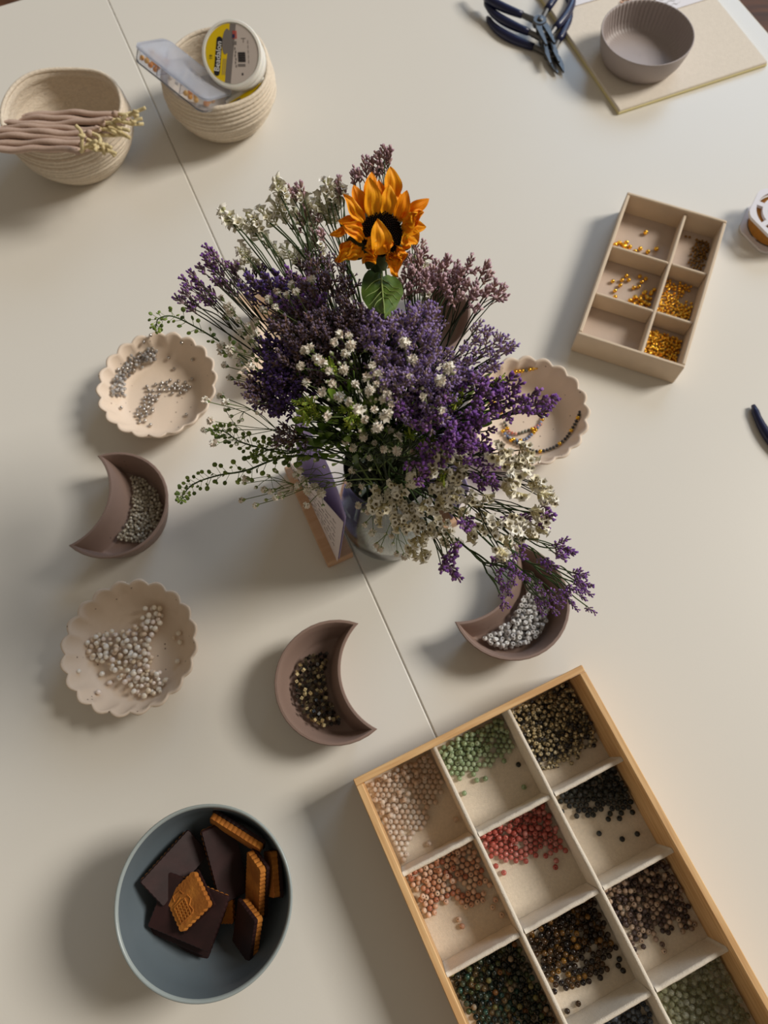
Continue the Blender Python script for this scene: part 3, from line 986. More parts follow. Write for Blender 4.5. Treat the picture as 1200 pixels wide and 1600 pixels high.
def serrated(w, h, amp=.0007, step=.0034):
    pts = []
    for (x0, y0, x1, y1, nx, ny) in ((-w / 2, -h / 2, w / 2, -h / 2, 0, -1), (w / 2, -h / 2, w / 2, h / 2, 1, 0), (w / 2, h / 2, -w / 2, h / 2, 0, 1), (-w / 2, h / 2, -w / 2, -h / 2, -1, 0)):
        L = math.hypot(x1 - x0, y1 - y0); n = max(4, int(L / step)) * 4
        for i in range(n):
            t = i / n
            s = abs(math.sin(PI * t * n / 4)) * amp
            pts.append((x0 + (x1 - x0) * t + nx * s, y0 + (y1 - y0) * t + ny * s))
    return pts


def biscuit(label, A, B, D, choc_up=True, w=None, h=None, emboss=False):
    """A, B, D: three corners as (px, py, z); A-B runs along the width, A-D along the length"""
    a, b, d = (P(*q) for q in (A, B, D))
    e1 = (b - a); W = w or e1.length; e1.normalize()
    e2 = (d - a); e2 -= e1 * e2.dot(e1); H = h or e2.length; e2.normalize()
    nrm = e1.cross(e2)
    if nrm.z < 0: nrm = -nrm; e2n = nrm.cross(e1)
    else: e2n = e2
    cen = a + e1 * W / 2 + e2 * H / 2
    T = .0042; K = .0026
    o = thing('chocolate_biscuit', label, 'biscuit', cen, 0, 'chocolate biscuits in the bowl')
    o.rotation_mode = 'QUATERNION'
    o.rotation_quaternion = Matrix((e1, e2n, nrm)).transposed().to_quaternion()
    m1 = MB(); m1.prism(serrated(W - .0022, H - .0022), 0, T)
    zo = 0
    m2 = MB()
    rw, rh = W, H
    oc = serrated(rw, rh, .0003, .0034)
    n = len(oc)
    lev = [(1.0, .0002), (1.0, K * .7), (.975, K)]
    v = []
    for sc_, z in lev: v += [(x * sc_, y * sc_, z) for x, y in oc]
    f = [tuple(range(n))[::-1]]
    for i in range(2):
        f += [(i * n + j, i * n + (j + 1) % n, (i + 1) * n + (j + 1) % n, (i + 1) * n + j) for j in range(n)]
    f.append(tuple(2 * n + j for j in range(n)))
    m2.add(v, f)
    if choc_up:
        for p in m1.v: p.z -= T
    else:
        for p in m2.v: p.z = -p.z
        m2.f = [q[::-1] for q in m2.f]
    if choc_up:
        pass
    m1.build('biscuit_base', M_BISC, o, smooth=False)
    sharp(m2.build('chocolate_slab', M_CHOC, o), 20)
    if emboss:
        m3 = MB()
        for i in range(5):
            m3.box((-W * .36 + i * W * .085, -H * .12, T + .0003), (.0007, H * .42, .001))
        for i in range(6):
            m3.box((-W * .19, -H * .33 + i * H * .084, T + .0003), (W * .36, .0007, .001))
        m3.tube([Vector((-W * .36, H * .14, T)), Vector((-W * .1, H * .2, T)), Vector((W * .08, H * .12, T)), Vector((W * .12, -H * .02, T)), Vector((W * .02, -H * .12, T)), Vector((W * .06, -H * .28, T)), Vector((W * .0, -H * .33, T))], .0006, 5)
        m3.tube([Vector((-W * .3, H * .22, T)), Vector((-W * .28, H * .36, T)), Vector((-W * .05, H * .34, T)), Vector((W * .0, H * .22, T))], .0006, 5)
        m3.build('embossing', M_BISC, o, smooth=False)
    return o


# lower layers first
biscuit('chocolate biscuit lying flat, lowest of the stack in the bowl', (240, 1464, .018), (326, 1500, .018), (252, 1410, .019), h=.034, w=.042)
biscuit('chocolate biscuit in the middle of the stack in the bowl', (233, 1455, .0265), (330, 1497, .026), (246, 1410, .0275), h=.036, w=.045)
biscuit('chocolate biscuit on top of the stack, under the upside down one', (232, 1446, .035), (331, 1488, .035), (245, 1410, .036), h=.036, w=.046)
biscuit('biscuit corner peeping out between the chocolate ones', (346, 1440, .012), (364, 1440, .013), (346, 1412, .016), choc_up=False, w=.011, h=.018)
biscuit('large chocolate biscuit leaning in the middle of the bowl', (344, 1414, .026), (389, 1390, .016), (305, 1288, .044), w=.0225, h=.053)
biscuit('chocolate biscuit leaning against the bowl wall, topmost on the left', (218, 1378, .047), (252, 1414, .0385), (290, 1290, .033), w=.0235, h=.044)
biscuit('upside down biscuit showing its golden embossed face on top', (288, 1459, .042), (334, 1414, .049), (261, 1414, .033), choc_up=False, w=.0285, h=.0275, emboss=True)
biscuit('golden edge biscuit leaning on the far bowl wall', (333, 1278, .033), (412, 1328, .033), (340, 1273, .048), choc_up=False, w=.043, h=.016)
biscuit('golden biscuit leaning on the right bowl wall with its full face showing', (391, 1401, .015), (412, 1433, .028), (398, 1330, .043), choc_up=False, w=.022, h=.043)
biscuit('narrow golden biscuit standing against the right bowl wall', (425, 1400, .029), (439, 1403, .047), (426, 1342, .035), choc_up=False, w=.019, h=.030)
biscuit('chocolate biscuit tilted at the right with its golden edge showing', (368, 1468, .016), (396, 1508, .032), (386, 1414, .038), w=.024, h=.034)


# ---------------------------------------------------------------- ribbed bowl on the foam mat
e = [P(968, 173, .005), P(1200, 97, .005), P(850, 0, .005)]
A0 = P(968, 173, .005); ex = (P(1200, 97, .005) - A0); ey = (P(850, 0, .005) - A0)
ma = math.atan2(ex.y, ex.x)
mat_o = thing('foam_mat', 'cream foam work mat under the ribbed bowl', 'mat', (A0.x, A0.y, 0), ma)
mb = MB(); mb.box((.093, .16, .0032), (.186, .32, .0052), bev=.0008)
mb.build('mat_top', M_MAT, mat_o, smooth=False)
mb = MB(); mb.box((.093, .16, .0017), (.1875, .3215, .0032), bev=.0006)
mb.build('mat_backing', M_MATEDGE, mat_o, smooth=False)
RB = P(1012, 51, .036); RB.z = .0061
mb = MB()
NR = 62


def ribs(a, i, r, z):
    if 6 <= i <= 11: return (.0006 * math.cos(a * NR), 0) if i >= 8 else (0, 0)
    return 0, 0


mb.lathe([(.0005, .0), (.036, .0), (.042, .003), (.046, .011), (.0486, .021), (.0500, .0300), (.0498, .0309), (.0487, .0307), (.0479, .0288), (.0463, .021), (.0438, .0115), (.0408, .0064), (.035, .0042), (.0005, .0040)], NR * 6, ribs)
tag(mb.build('ribbed_bowl', M_RIBBED, None, RB), 'taupe resin bowl with fine ribs inside on the foam mat', 'bowl')
# paper, chain and pencilled sheet behind it
a = P(918, 6, .0062)
mb = MB(); mb.box((.006, .05, .0004), (.05, .10, .0006)); o = mb.build('paper_slip', M_PAPER, None, (a.x, a.y + .002, .0062), smooth=False, rot=Quaternion((0, 0, 1), .35))
tag(o, 'white paper slip lying on the foam mat at the top edge', 'paper')
a = P(1048, 22, .0064)
sh = thing('pencilled_sheet', 'pale translucent sheet with grey pencil marks on the foam mat', 'paper', (a.x, a.y, .0062), ma)
mb = MB(); mb.box((.03, .05, .0003), (.07, .09, .0005)); mb.build('sheet', M_PAPER, sh, smooth=False)
mb = MB()
for k in range(4):
    y = .012 + .006 * k
    mb.tube([(-.001 + .003 * i, y + .0016 * math.sin(i * 2.1 + k), .0009) for i in range(8)], .00022, 4)
mb.build('pencil_marks', M_PENCIL, sh)
a = P(988, 1, .008)
ch = thing('copper_chain', 'little copper chain coiled behind the ribbed bowl', 'chain', (a.x, a.y, .0064))
link_me = MB(); link_me.tube([(.0022 * math.cos(t * PI / 6), .0015 * math.sin(t * PI / 6), 0) for t in range(13)], .0004, 5)
lm = link_me.mesh('chain_link', M_COPPER)
for i in range(12):
    link('chain_link', lm, ch, (-.012 + .0032 * i, .004 * math.sin(i * .9), .0006 + .0006 * (i % 2)), Quaternion((0, 0, 1), .7 * math.cos(i * .9)))


# ---------------------------------------------------------------- pliers
def pliers(label, piv, zb, ang, opening, jl=.045, nose='needle', hl=.075, side=(1, 1)):
    """piv: pixel of the joint; ang: direction of the jaws in the table plane; handles spread by opening"""
    c = P(piv[0], piv[1], zb + .004); c.z = zb
    o = thing('pliers', label, 'pliers', c, ang, 'jewellery pliers')
    T = .007
    mb = MB()
    mb.lathe([(.0004, 0), (.0075, 0), (.0078, .001), (.0078, T - .001), (.0072, T), (.0004, T)], 20)
    mb.lathe([(.0032, T), (.0032, T + .0012), (.0026, T + .0016), (.0003, T + .0016)], 14)
    sharp(mb.build('pivot', M_STEEL, o), 40)
    for s in (1, -1):
        mb = MB()
        ja = s * opening * .16
        q = [(0, .0055 * s), (.012, .0062 * s), (.022, .0046 * s), (jl, .0013 * s), (jl, .0001 * s), (.012, .0003 * s), (0, -.002 * s)]
        rot = Matrix.Rotation(ja, 4, 'Z')
        if nose == 'round': q[3] = (jl * .9, .0022 * s); q[4] = (jl * .9, .0002 * s)
        if s < 0: q = q[::-1]
        mb.prism(q, .0008, T - .0008, xf=rot)
        for p in mb.v:
            t = max(0, p.x / jl); p.z = T / 2 + (p.z - T / 2) * (1 - .55 * t)
        # tang that runs back into the grip
        h0 = Vector((-.004, 0.0045 * s, T / 2)); h1 = Vector((-.020 * math.cos(opening), s * .020 * math.sin(opening) + .003 * s, T / 2))
        mb.tube([h0, h1, h1 + (h1 - h0) * .35], [.0036, .003, .0028], 8)
        jaw = mb.build('jaw', M_STEEL, o, smooth=False)
        g = MB()
        dirn = Vector((-math.cos(opening), s * math.sin(opening), 0)); nrm = Vector((-dirn.y * s, dirn.x * s, 0)) * -1
        pts, rr = [], []
        for i in range(13):
            t = i / 12
            bow = math.sin(t * PI * .9) * .008
            pts.append(h1 + dirn * (hl * t) + Vector((0, s, 0)) * bow * .9 - Vector((0, s, 0)) * (t ** 2) * .012)
            rr.append(.0034 + .0016 * math.sin(PI * min(1, t * 1.1 + .1)) - (.0016 if i == 12 else 0))
        g.tube(pts, rr, 10)
        g.build('handle_grip', M_NAVY, o)
    return o


def pang(a, b):
    p, q = P(*a, .005), P(*b, .005)
    return math.atan2(q.y - p.y, q.x - p.x)


pliers('navy handled pliers lying uppermost, nearest the top edge', (843, 34), .0122, pang((843, 34), (872, 92)), .62, jl=.04, nose='round')
pliers('navy handled pliers in the middle of the three', (853, 62), .0061, pang((853, 62), (874, 116)), .66, jl=.04, nose='round')
pliers('navy handled needle nose pliers, lowest of the three with the longest jaws', (861, 84), .0, pang((861, 84), (880, 120)), .62, jl=.030)
pliers('navy handled pliers reaching in from the edge of the picture alone', (1300, 765), .0, pang((1300, 765), (1335, 825)), .32, jl=.045, hl=.082)

# ---------------------------------------------------------------- spool at the picture edge
a = P(1222, 336, .02)
sp = thing('thread_spool', 'white hexagonal spool of amber thread at the picture edge', 'spool', (a.x, a.y, 0))


def flange(z0, z1):
    mb = MB(); n = 48; v, f = [], []

    def hexr(t):
        k = (t % (PI / 3)) - PI / 6
        return .0335 * .93 / max(.93, math.cos(k) * 1.02)
    for z in (z0, z1):
        for rr in ('o', 'i'):
            for i in range(n):
                t = 2 * PI * i / n
                r = hexr(t) if rr == 'o' else .0265
                v.append((r * math.cos(t), r * math.sin(t), z))
    for i in range(n):
        j = (i + 1) % n
        f += [(i, j, n + j, n + i), (2 * n + i, 3 * n + i, 3 * n + j, 2 * n + j), (i, 2 * n + i, 2 * n + j, j), (n + i, n + j, 3 * n + j, 3 * n + i)]
    mb.add(v, f)
    mb.lathe([(.0205, z0), (.0205, z1), (.0150, z1), (.0150, z0)], n, closed=True)
    for k in range(6):
        t = k * PI / 3 + PI / 6
        mb.box((.0235 * math.cos(t), .0235 * math.sin(t), (z0 + z1) / 2), (.009, .005, (z1 - z0) * .96), Matrix.Rotation(t, 4, 'Z'))
    return mb


sharp(flange(.0004, .003).build('lower_flange', M_WHITEN, sp), 40)
sharp(flange(.020, .0232).build('upper_flange', M_WHITEN, sp), 40)
mb = MB(); mb.lathe([(.0155, .0032), (.0255 - .0005, .0032)] + [(.0255 + .0005 * (-1) ** i, .0042 + .0012 * i) for i in range(13)] + [(.0155, .0196)], 40, closed=True)
mb.build('amber_thread', M_AMBER, sp)
mb = MB(); mb.lathe([(.015, .0004), (.015, .0233), (.0138, .0233), (.0138, .0004)], 30, closed=True); sharp(mb.build('core', M_WHITEN, sp), 40)


# ---------------------------------------------------------------- rope baskets
def basket(label, x, y, R, H, seed, tiltx=0.0):
    rg = random.Random(seed)
    o = thing('rope_basket', label, 'basket', (x, y, 0), 0, 'coiled rope baskets')
    rows = int(H / .0043)
    wob = [rg.uniform(-.0006, .0006) for _ in range(rows + 1)]
    ph = rg.random() * 6

    def shape(t):   # outer radius along the height
        return R * (.74 + .30 * math.sin(min(1, t * 1.5) * PI / 2) - .035 * max(0, t - .65) / .35)
    prof = [(.0005, .0)]
    for i in range(6): prof.append((R * .71 * (i + 1) / 6, 0.0))
    for i in range(rows):
        t = i / rows
        z = .0012 + H * t
        r0 = shape(t) + wob[i]
        prof += [(r0 - .0014, z), (r0 + .0003, z + .0012), (r0 + .0003, z + .0029), (r0 - .0012, z + .0041)]
    zt = H + .0022
    rt = shape(1)
    prof += [(rt - .0012, zt), (rt - .0032, zt), (rt - .0048, zt - .0018)]
    for i in range(rows - 1, 0, -1):
        t = i / rows
        r0 = shape(t) - .0050 + wob[i]
        prof += [(r0, .0012 + H * t + .0012), (r0 - .0006, .0012 + H * t - .0008)]
    prof += [(shape(0) - .007, .0050), (.0005, .0046)]
    nseg = 120
    zmax = zt
    mb = MB()

    def fn(a, i, r, z):
        w = (z / zmax) ** 2
        return (.0016 * w * math.sin(2 * a + ph) + .0009 * w * math.sin(5 * a + 2 * ph) + .00022 * math.sin(a * 60 + i * 1.3) * (z > .002),
                .0022 * w * math.sin(2 * a + ph + 1) + .0008 * w * math.sin(3 * a))
    mb.lathe(prof, nseg, fn)
    b = mb.build('coiled_wall', M_ROPE, o)
    b.rotation_euler = (0, 0, 0)
    # finishing rope round the rim
    mb = MB(); pts = []
    for i in range(97):
        a = 2 * PI * i / 96
        r = rt - .0024 + .0016 * math.sin(2 * a + ph) + .0009 * math.sin(5 * a + 2 * ph)
        pts.append((r * math.cos(a), r * math.sin(a), zt + .0004 + .0022 * math.sin(2 * a + ph + 1) + .0008 * math.sin(3 * a)))
    mb.tube(pts, .0022, 8, cap=False); mb.build('rim_rope', M_ROPE, o)
    return o


B1 = P(98, 170, .057); B2 = P(337, 106, .057)
basket('cream rope basket stuffed with cotton drawstring pouches', B1.x, B1.y, .0600, .055, 5)
basket('cream rope basket holding a plastic case and a wire tub', B2.x, B2.y, .0570, .055, 8)


def pouch(label, c, L, Wd, T, yaw, lean, seed):
    """a flat cotton bag: long edge along x, wide side along y, lying at an angle"""
    rg = random.Random(seed)
    o = thing('drawstring_pouch', label, 'pouch', c, 0, 'cotton drawstring pouches')
    o.rotation_euler = (lean, 0, yaw)
    nx, ny = 22, 10
    v, f = [], []
    ph = [rg.random() * 6 for _ in range(4)]
    for side in (1, -1):
        for i in range(nx + 1):
            for j in range(ny + 1):
                s, t = i / nx, j / ny
                ed = min(1, 14 * min(s, 1 - s) + .55) * min(1, 9 * min(t, 1 - t) + .45)
                w = .0009 * math.sin(s * 6 + ph[0]) * (.4 + t) + .0006 * math.sin(s * 17 + t * 5 + ph[1])
                z = w + side * T / 2 * ed
                v.append((L * (s - .5), Wd * (t - .5) + .0012 * math.sin(s * 9 + ph[2]), z))
    n1 = (nx + 1) * (ny + 1)
    for sd in (0, 1):
        for i in range(nx):
            for j in range(ny):
                a = sd * n1 + i * (ny + 1) + j
                q = (a, a + ny + 1, a + ny + 2, a + 1)
                f.append(q if sd == 0 else q[::-1])
    for i in range(nx):
        for j in (0, ny):
            a, b_ = i * (ny + 1) + j, (i + 1) * (ny + 1) + j
            f.append((a, b_, n1 + b_, n1 + a) if j else (b_, a, n1 + a, n1 + b_))
    for j in range(ny):
        for i in (0, nx):
            a, b_ = i * (ny + 1) + j, i * (ny + 1) + j + 1
            f.append((a, n1 + a, n1 + b_, b_)[::(1 if i == 0 else -1)])
    mb = MB(); mb.add(v, f)
    mb.build('cotton_bag', M_POUCH, o)
    # hem fold at the right end
    mb = MB(); mb.tube([(L / 2 - .0030, Wd * (t / 8 - .5) * .98, .0004 * math.sin(t)) for t in range(9)], .0031, 8)
    mb.build('hem', M_POUCH, o)
    # cords
    for k in (0, 1):
        mb = MB(); x0 = L / 2 - .002; y0 = Wd * (.30 if k else .42)
        p = [Vector((x0, y0, 0))]
        d = Vector((1, rg.uniform(-.4, .5), rg.uniform(-.1, .25)))
        for i in range(5):
            d = (d + Vector((rg.uniform(-.6, .5), rg.uniform(-.7, .7), rg.uniform(-.3, .3)))).normalized()
            p.append(p[-1] + d * .0062)
        path = catmull(p, 5)
        mb.tube(path, .0017, 7)
        kn = path[len(path) * 2 // 3]
        mb.tube([kn + Vector((.0022 * math.cos(a), .0022 * math.sin(a), .0007 * math.sin(2 * a))) for a in [i * .7 for i in range(12)]], .0013, 7)
        mb.build('drawcord', M_CORD, o)
    return o


for i, (px, py, z, L, yaw, lean, lb) in enumerate((
        (110, 178, .080, .092, -.02, 2.28, 'mauve beige cotton pouch at the very back of the stack in the basket'),
        (103, 186, .080, .090, -.04, 2.31, 'mauve beige cotton pouch second from the back in the basket'),
        (86, 192, .081, .096, -.03, 2.34, 'mauve beige cotton pouch third from the back of the stack'),
        (78, 200, .080, .096, -.05, 2.37, 'mauve beige cotton pouch just behind the middle of the stack'),
        (62, 207, .081, .100, -.04, 2.40, 'mauve beige cotton pouch in the middle of the stack'),
        (56, 215, .080, .098, -.06, 2.43, 'mauve beige cotton pouch third from the front of the stack'),
        (54, 224, .080, .098, -.07, 2.46, 'mauve beige cotton pouch second from the front with a looped cord'),
        (52, 234, .079, .092, -.08, 2.50, 'mauve beige cotton pouch in front, resting over the basket rim'))):
    pouch(lb, P(px, py, z) - Vector((0, math.cos(lean), math.sin(lean))) * .016, L, .034, .0058, yaw, lean, 60 + i)

# plastic organiser case
cs = thing('plastic_case', 'clear plastic organiser case of orange beads leaning in the basket', 'case', P(288, 112, .072), 0)
ca, cb = P(240, 75, .082), P(335, 150, .070)
cdir = (cb - ca).normalized(); cup = Vector((.35, .25, .85)); cup = (cup - cdir * cup.dot(cdir)).normalized(); cside = cup.cross(cdir)
cs.rotation_mode = 'QUATERNION'; cs.rotation_quaternion = Matrix((cdir, cside, cup)).transposed().to_quaternion()


def rrect(w, h, r, n=6):
    out = []
    for (cx, cy, a0) in ((w / 2 - r, h / 2 - r, 0), (-w / 2 + r, h / 2 - r, PI / 2), (-w / 2 + r, -h / 2 + r, PI), (w / 2 - r, -h / 2 + r, 1.5 * PI)):
        for i in range(n + 1):
            a = a0 + PI / 2 * i / n
            out.append((cx + r * math.cos(a), cy + r * math.sin(a)))
    return out


mb = MB(); ol = rrect(.092, .044, .008)
n = len(ol); v = []
for sc_, z in ((1, -.011), (1, .001), (.95, .001), (.95, -.0098)): v += [(x * sc_, y * sc_, z) for x, y in ol]
f = [tuple(range(n))[::-1]] + [(i * n + j, i * n + (j + 1) % n, (i + 1) * n + (j + 1) % n, (i + 1) * n + j) for i in range(3) for j in range(n)] + [tuple(3 * n + j for j in range(n))]
mb.add(v, f)
for x in (-.015, .015): mb.box((x, 0, -.0044), (.001, .041, .0105))
sharp(mb.build('case_tray', M_PLASTIC, cs), 50)
mb = MB(); v = []
for sc_, z in ((1.02, .0012), (1.02, .0036), (.96, .0046)): v += [(x * sc_, y * sc_, z) for x, y in ol]
f = [tuple(range(n))[::-1]] + [(i * n + j, i * n + (j + 1) % n, (i + 1) * n + (j + 1) % n, (i + 1) * n + j) for i in range(2) for j in range(n)] + [tuple(2 * n + j for j in range(n))]
mb.add(v, f); sharp(mb.build('case_lid', M_FROST, cs), 50)
M_ORNG = mat('orange_glass', srgb(240, 160, 50), rough=.2, ramp=ramp('f0a53c', 'e8903a', 'f5bc60'))
M_WHTB = mat('white_glass', srgb(240, 234, 224), rough=.2, ramp=ramp('f2ece0', 'e4d6c4', 'f8f4ee'))
mo, mw = bead_mesh('orange_bead', .0026, M_ORNG), bead_mesh('white_bead', .0022, M_WHTB)
mat_c = Matrix.LocRotScale(cs.location, cs.rotation_quaternion, None)
ptso = [(rnd.uniform(-.041, -.020), rnd.uniform(-.018, .004)) for _ in range(60)] + [(rnd.uniform(.018, .040), rnd.uniform(-.018, .002)) for _ in range(90)]
ptsw = [(rnd.uniform(-.011, .011), rnd.uniform(-.017, .017)) for _ in range(40)] + [(rnd.uniform(.02, .039), rnd.uniform(.004, .017)) for _ in range(20)]
acc = []
for L_, me_, nm, lb, gp in ((ptso, mo, 'orange_bead', 'small orange bead seen through the clear plastic case', 'orange beads in the plastic case'),
                            (ptsw, mw, 'white_bead', 'small white bead seen through the clear plastic case', 'white beads in the plastic case')):
    for (x, y) in L_:
        if all((x - a) ** 2 + (y - b_) ** 2 > .0053 ** 2 for a, b_ in acc):
            acc.append((x, y)); tag(link(nm, me_, None, mat_c @ Vector((x, y, -.0071))), lb, 'bead', gp)

# wire tub with its printed lid
tc_ = P(362, 84, .088)
tub = thing('wire_tub', 'round milky plastic tub with a yellow and grey printed lid', 'tub', tc_)
tn = (CAMP - tc_).normalized() * .9 + Vector((-.20, .14, .20)); tn.normalize()
tx = P(372, 84, .088) - P(362, 84, .088); tx = (tx - tn * tx.dot(tn)).normalized(); ty = tn.cross(tx)
tub.rotation_mode = 'QUATERNION'; tub.rotation_quaternion = Matrix((tx, ty, tn)).transposed().to_quaternion()
TR = .0298
mb = MB(); mb.lathe([(.0005, -.028), (TR * .9, -.028), (TR * .96, -.026), (TR * .98, -.010), (TR * .9, -.009)], 64); mb.build('tub_body', M_WHITEP, tub)
mb = MB(); mb.lathe([(TR * .98, -.0088), (TR, -.008), (TR, -.0015), (TR * .97, .0), (TR * .90, .0003), (TR * .89, -.0008), (.0005, -.0008)], 64); sharp(mb.build('lid', M_WHITEP, tub), 50)
lid = MB()
LR = TR * .865
bx = -.0045      # boundary between yellow and grey


def seg(x0, x1, z, slant=.16, n=20):
    """slice of the round label between two slanted lines"""
    out = []
    def ends(xb):
        # points on circle along line x = xb + slant*y
        a_ = 1 + slant * slant; b2 = 2 * xb * slant; c2 = xb * xb - LR * LR
        d = math.sqrt(max(0, b2 * b2 - 4 * a_ * c2)); y1, y2 = (-b2 - d) / (2 * a_), (-b2 + d) / (2 * a_)
        return (xb + slant * y1, y1), (xb + slant * y2, y2)
    if x0 is None:
        lo, hi = ends(x1); a0, a1 = math.atan2(hi[1], hi[0]), math.atan2(lo[1], lo[0])
        if a1 < a0: a1 += 2 * PI
        out = [(LR * math.cos(a0 + (a1 - a0) * i / n), LR * math.sin(a0 + (a1 - a0) * i / n)) for i in range(n + 1)]
    elif x1 is None:
        lo, hi = ends(x0); a0, a1 = math.atan2(lo[1], lo[0]), math.atan2(hi[1], hi[0])
        if a1 < a0: a1 += 2 * PI
        out = [(LR * math.cos(a0 + (a1 - a0) * i / n), LR * math.sin(a0 + (a1 - a0) * i / n)) for i in range(n + 1)]
    else:
        l0, h0 = ends(x0); l1, h1 = ends(x1); out = [l0, l1, h1, h0]
    return out


lab = MB()
lab.prism(seg(None, bx, 0), -.0007, -.0003, 0)
lab.prism(seg(bx, bx + .006, 0), -.0007, -.0003, 2)
lab.prism(seg(bx + .006, None, 0), -.0007, -.0003, 1)
label_o = lab.build('printed_label', [M_LABY, M_LABG, M_LABD, M_BLACKP, M_WHITEPR, M_REDP, M_BLUEP], lid and tub, smooth=False)
SL = Matrix.Rotation(-.16, 4, 'Z')
pr = MB()
pill = rrect(.0056, .0340, .0027)
pr.prism(pill, -.0003, -.0001, 3, Matrix.Translation((-.0135, -.002, 0)) @ SL)
pr.prism([(.0038 * math.cos(t * PI / 12), .0110 * math.sin(t * PI / 12)) for t in range(24)], -.0003, -.0001, 2, Matrix.Translation((-.0048, .0105, 0)) @ SL)
for i in range(4): pr.box((.0022 + .0011 * i, .0162, -.0002), (.0006, .0068, .0002), mi=5)
pr.box((.0026, .0150, -.00012), (.002, .003, .0002), mi=6)
for i in range(14): pr.box((.0098, .0012 - .00062 * i, -.0002), (.0072, .00022 + .0002 * (i * 7 % 3), .0002), mi=3)
pr.box((.0094, -.0098, -.0002), (.0072, .0022, .0002), mi=2)
for k in range(3): pr.box((-.0072 + .0016 * k - .0022, -.0110, -.0002), (.0004, .014, .0002), SL.to_3x3().to_4x4(), mi=2)
for k in range(6): pr.box((.0035 + .0005 * (k % 2), .0045 - .0030 * k, -.0002), (.0011, .0021, .0002), mi=2)
for k in range(5): pr.box((.0165, .0100 - .0042 * k, -.0002), (.0004, .0030, .0002), mi=2)
pr.box((.0036, .0092, -.0002), (.0034, .0030, .0002), mi=2)
pr.box((.0122, .0130, -.0002), (.0044, .0005, .0002), mi=2); pr.box((.0122, .0112, -.0002), (.0005, .0034, .0002), mi=2)
pr.box((.0098, -.0175, -.0002), (.0014, .0020, .0002), mi=3)
pr.build('printing', [M_LABY, M_LABG, M_LABD, M_BLACKP, M_WHITEPR, M_REDP, M_BLUEP], label_o, smooth=False)
for body, size, px_, py_, rz, mm, nm in (('Beadalon', .0072, -.0135, -.002, PI / 2 - .16, M_WHITEPR, 'lettering'), ('19', .0040, -.0205, -.0025, PI / 2 - .16, M_BLACKP, 'number')):
    fc = bpy.data.curves.new(nm, 'FONT'); fc.body = body; fc.size = size; fc.align_x = 'CENTER'; fc.align_y = 'CENTER'; fc.extrude = .00005
    fc.materials.append(mm)
    fo0 = bpy.data.objects.new('text', fc); fo = bpy.data.objects.new(nm, bpy.data.meshes.new_from_object(fo0)); bpy.data.objects.remove(fo0); COL.objects.link(fo); fo.parent = label_o; fo.location = (px_, py_, -.00002); fo.rotation_euler = (0, 0, rz)
# flat yellow and grey packet under the tub
pk_a, pk_b = P(347, 156, .060), P(405, 120, .060)
pk = thing('wire_packet', 'flat white packet with a yellow side wedged under the tub', 'packet', (pk_a + pk_b) / 2 - Vector((-.002, -.004, .0140)), math.atan2(pk_b.y - pk_a.y, pk_b.x - pk_a.x))
mb = MB(); mb.box((0, 0, 0), (.050, .006, .022), bev=.001); mb.build('packet_body', M_WHITEP, pk, smooth=False)
mb = MB(); mb.box((0, -.0033, -.001), (.044, .0004, .018)); mb.build('yellow_panel', M_LABY, pk, smooth=False)
mb = MB(); mb.box((-.014, -.0036, -.001), (.012, .0003, .015)); mb.build('grey_panel', M_LABD, pk, smooth=False)

# ---------------------------------------------------------------- card holders beside the vase
def holder(label, A, B, width, tall, card2, lean, cards, lb2):
    """A, B: pixels of the two ends of the block's near top edge"""
    a, b_ = P(*A, .012), P(*B, .012)
    d = (b_ - a); ang = math.atan2(d.y, d.x); L = tall
    o = thing('card_holder', label, 'card holder', (a.x, a.y, 0), ang)
    mb = MB(); mb.box((L / 2, width / 2, .006), (L, abs(width), .012), bev=.0008); mb.build('wooden_block', M_BLOCK, o, smooth=False)
    return o, ang, Vector((a.x, a.y, 0))


o, ang, org = holder('beech block holding folded cards on edge, left of the vase', (511, 882), (466, 781), -.024, .098, None, 0, None, '')
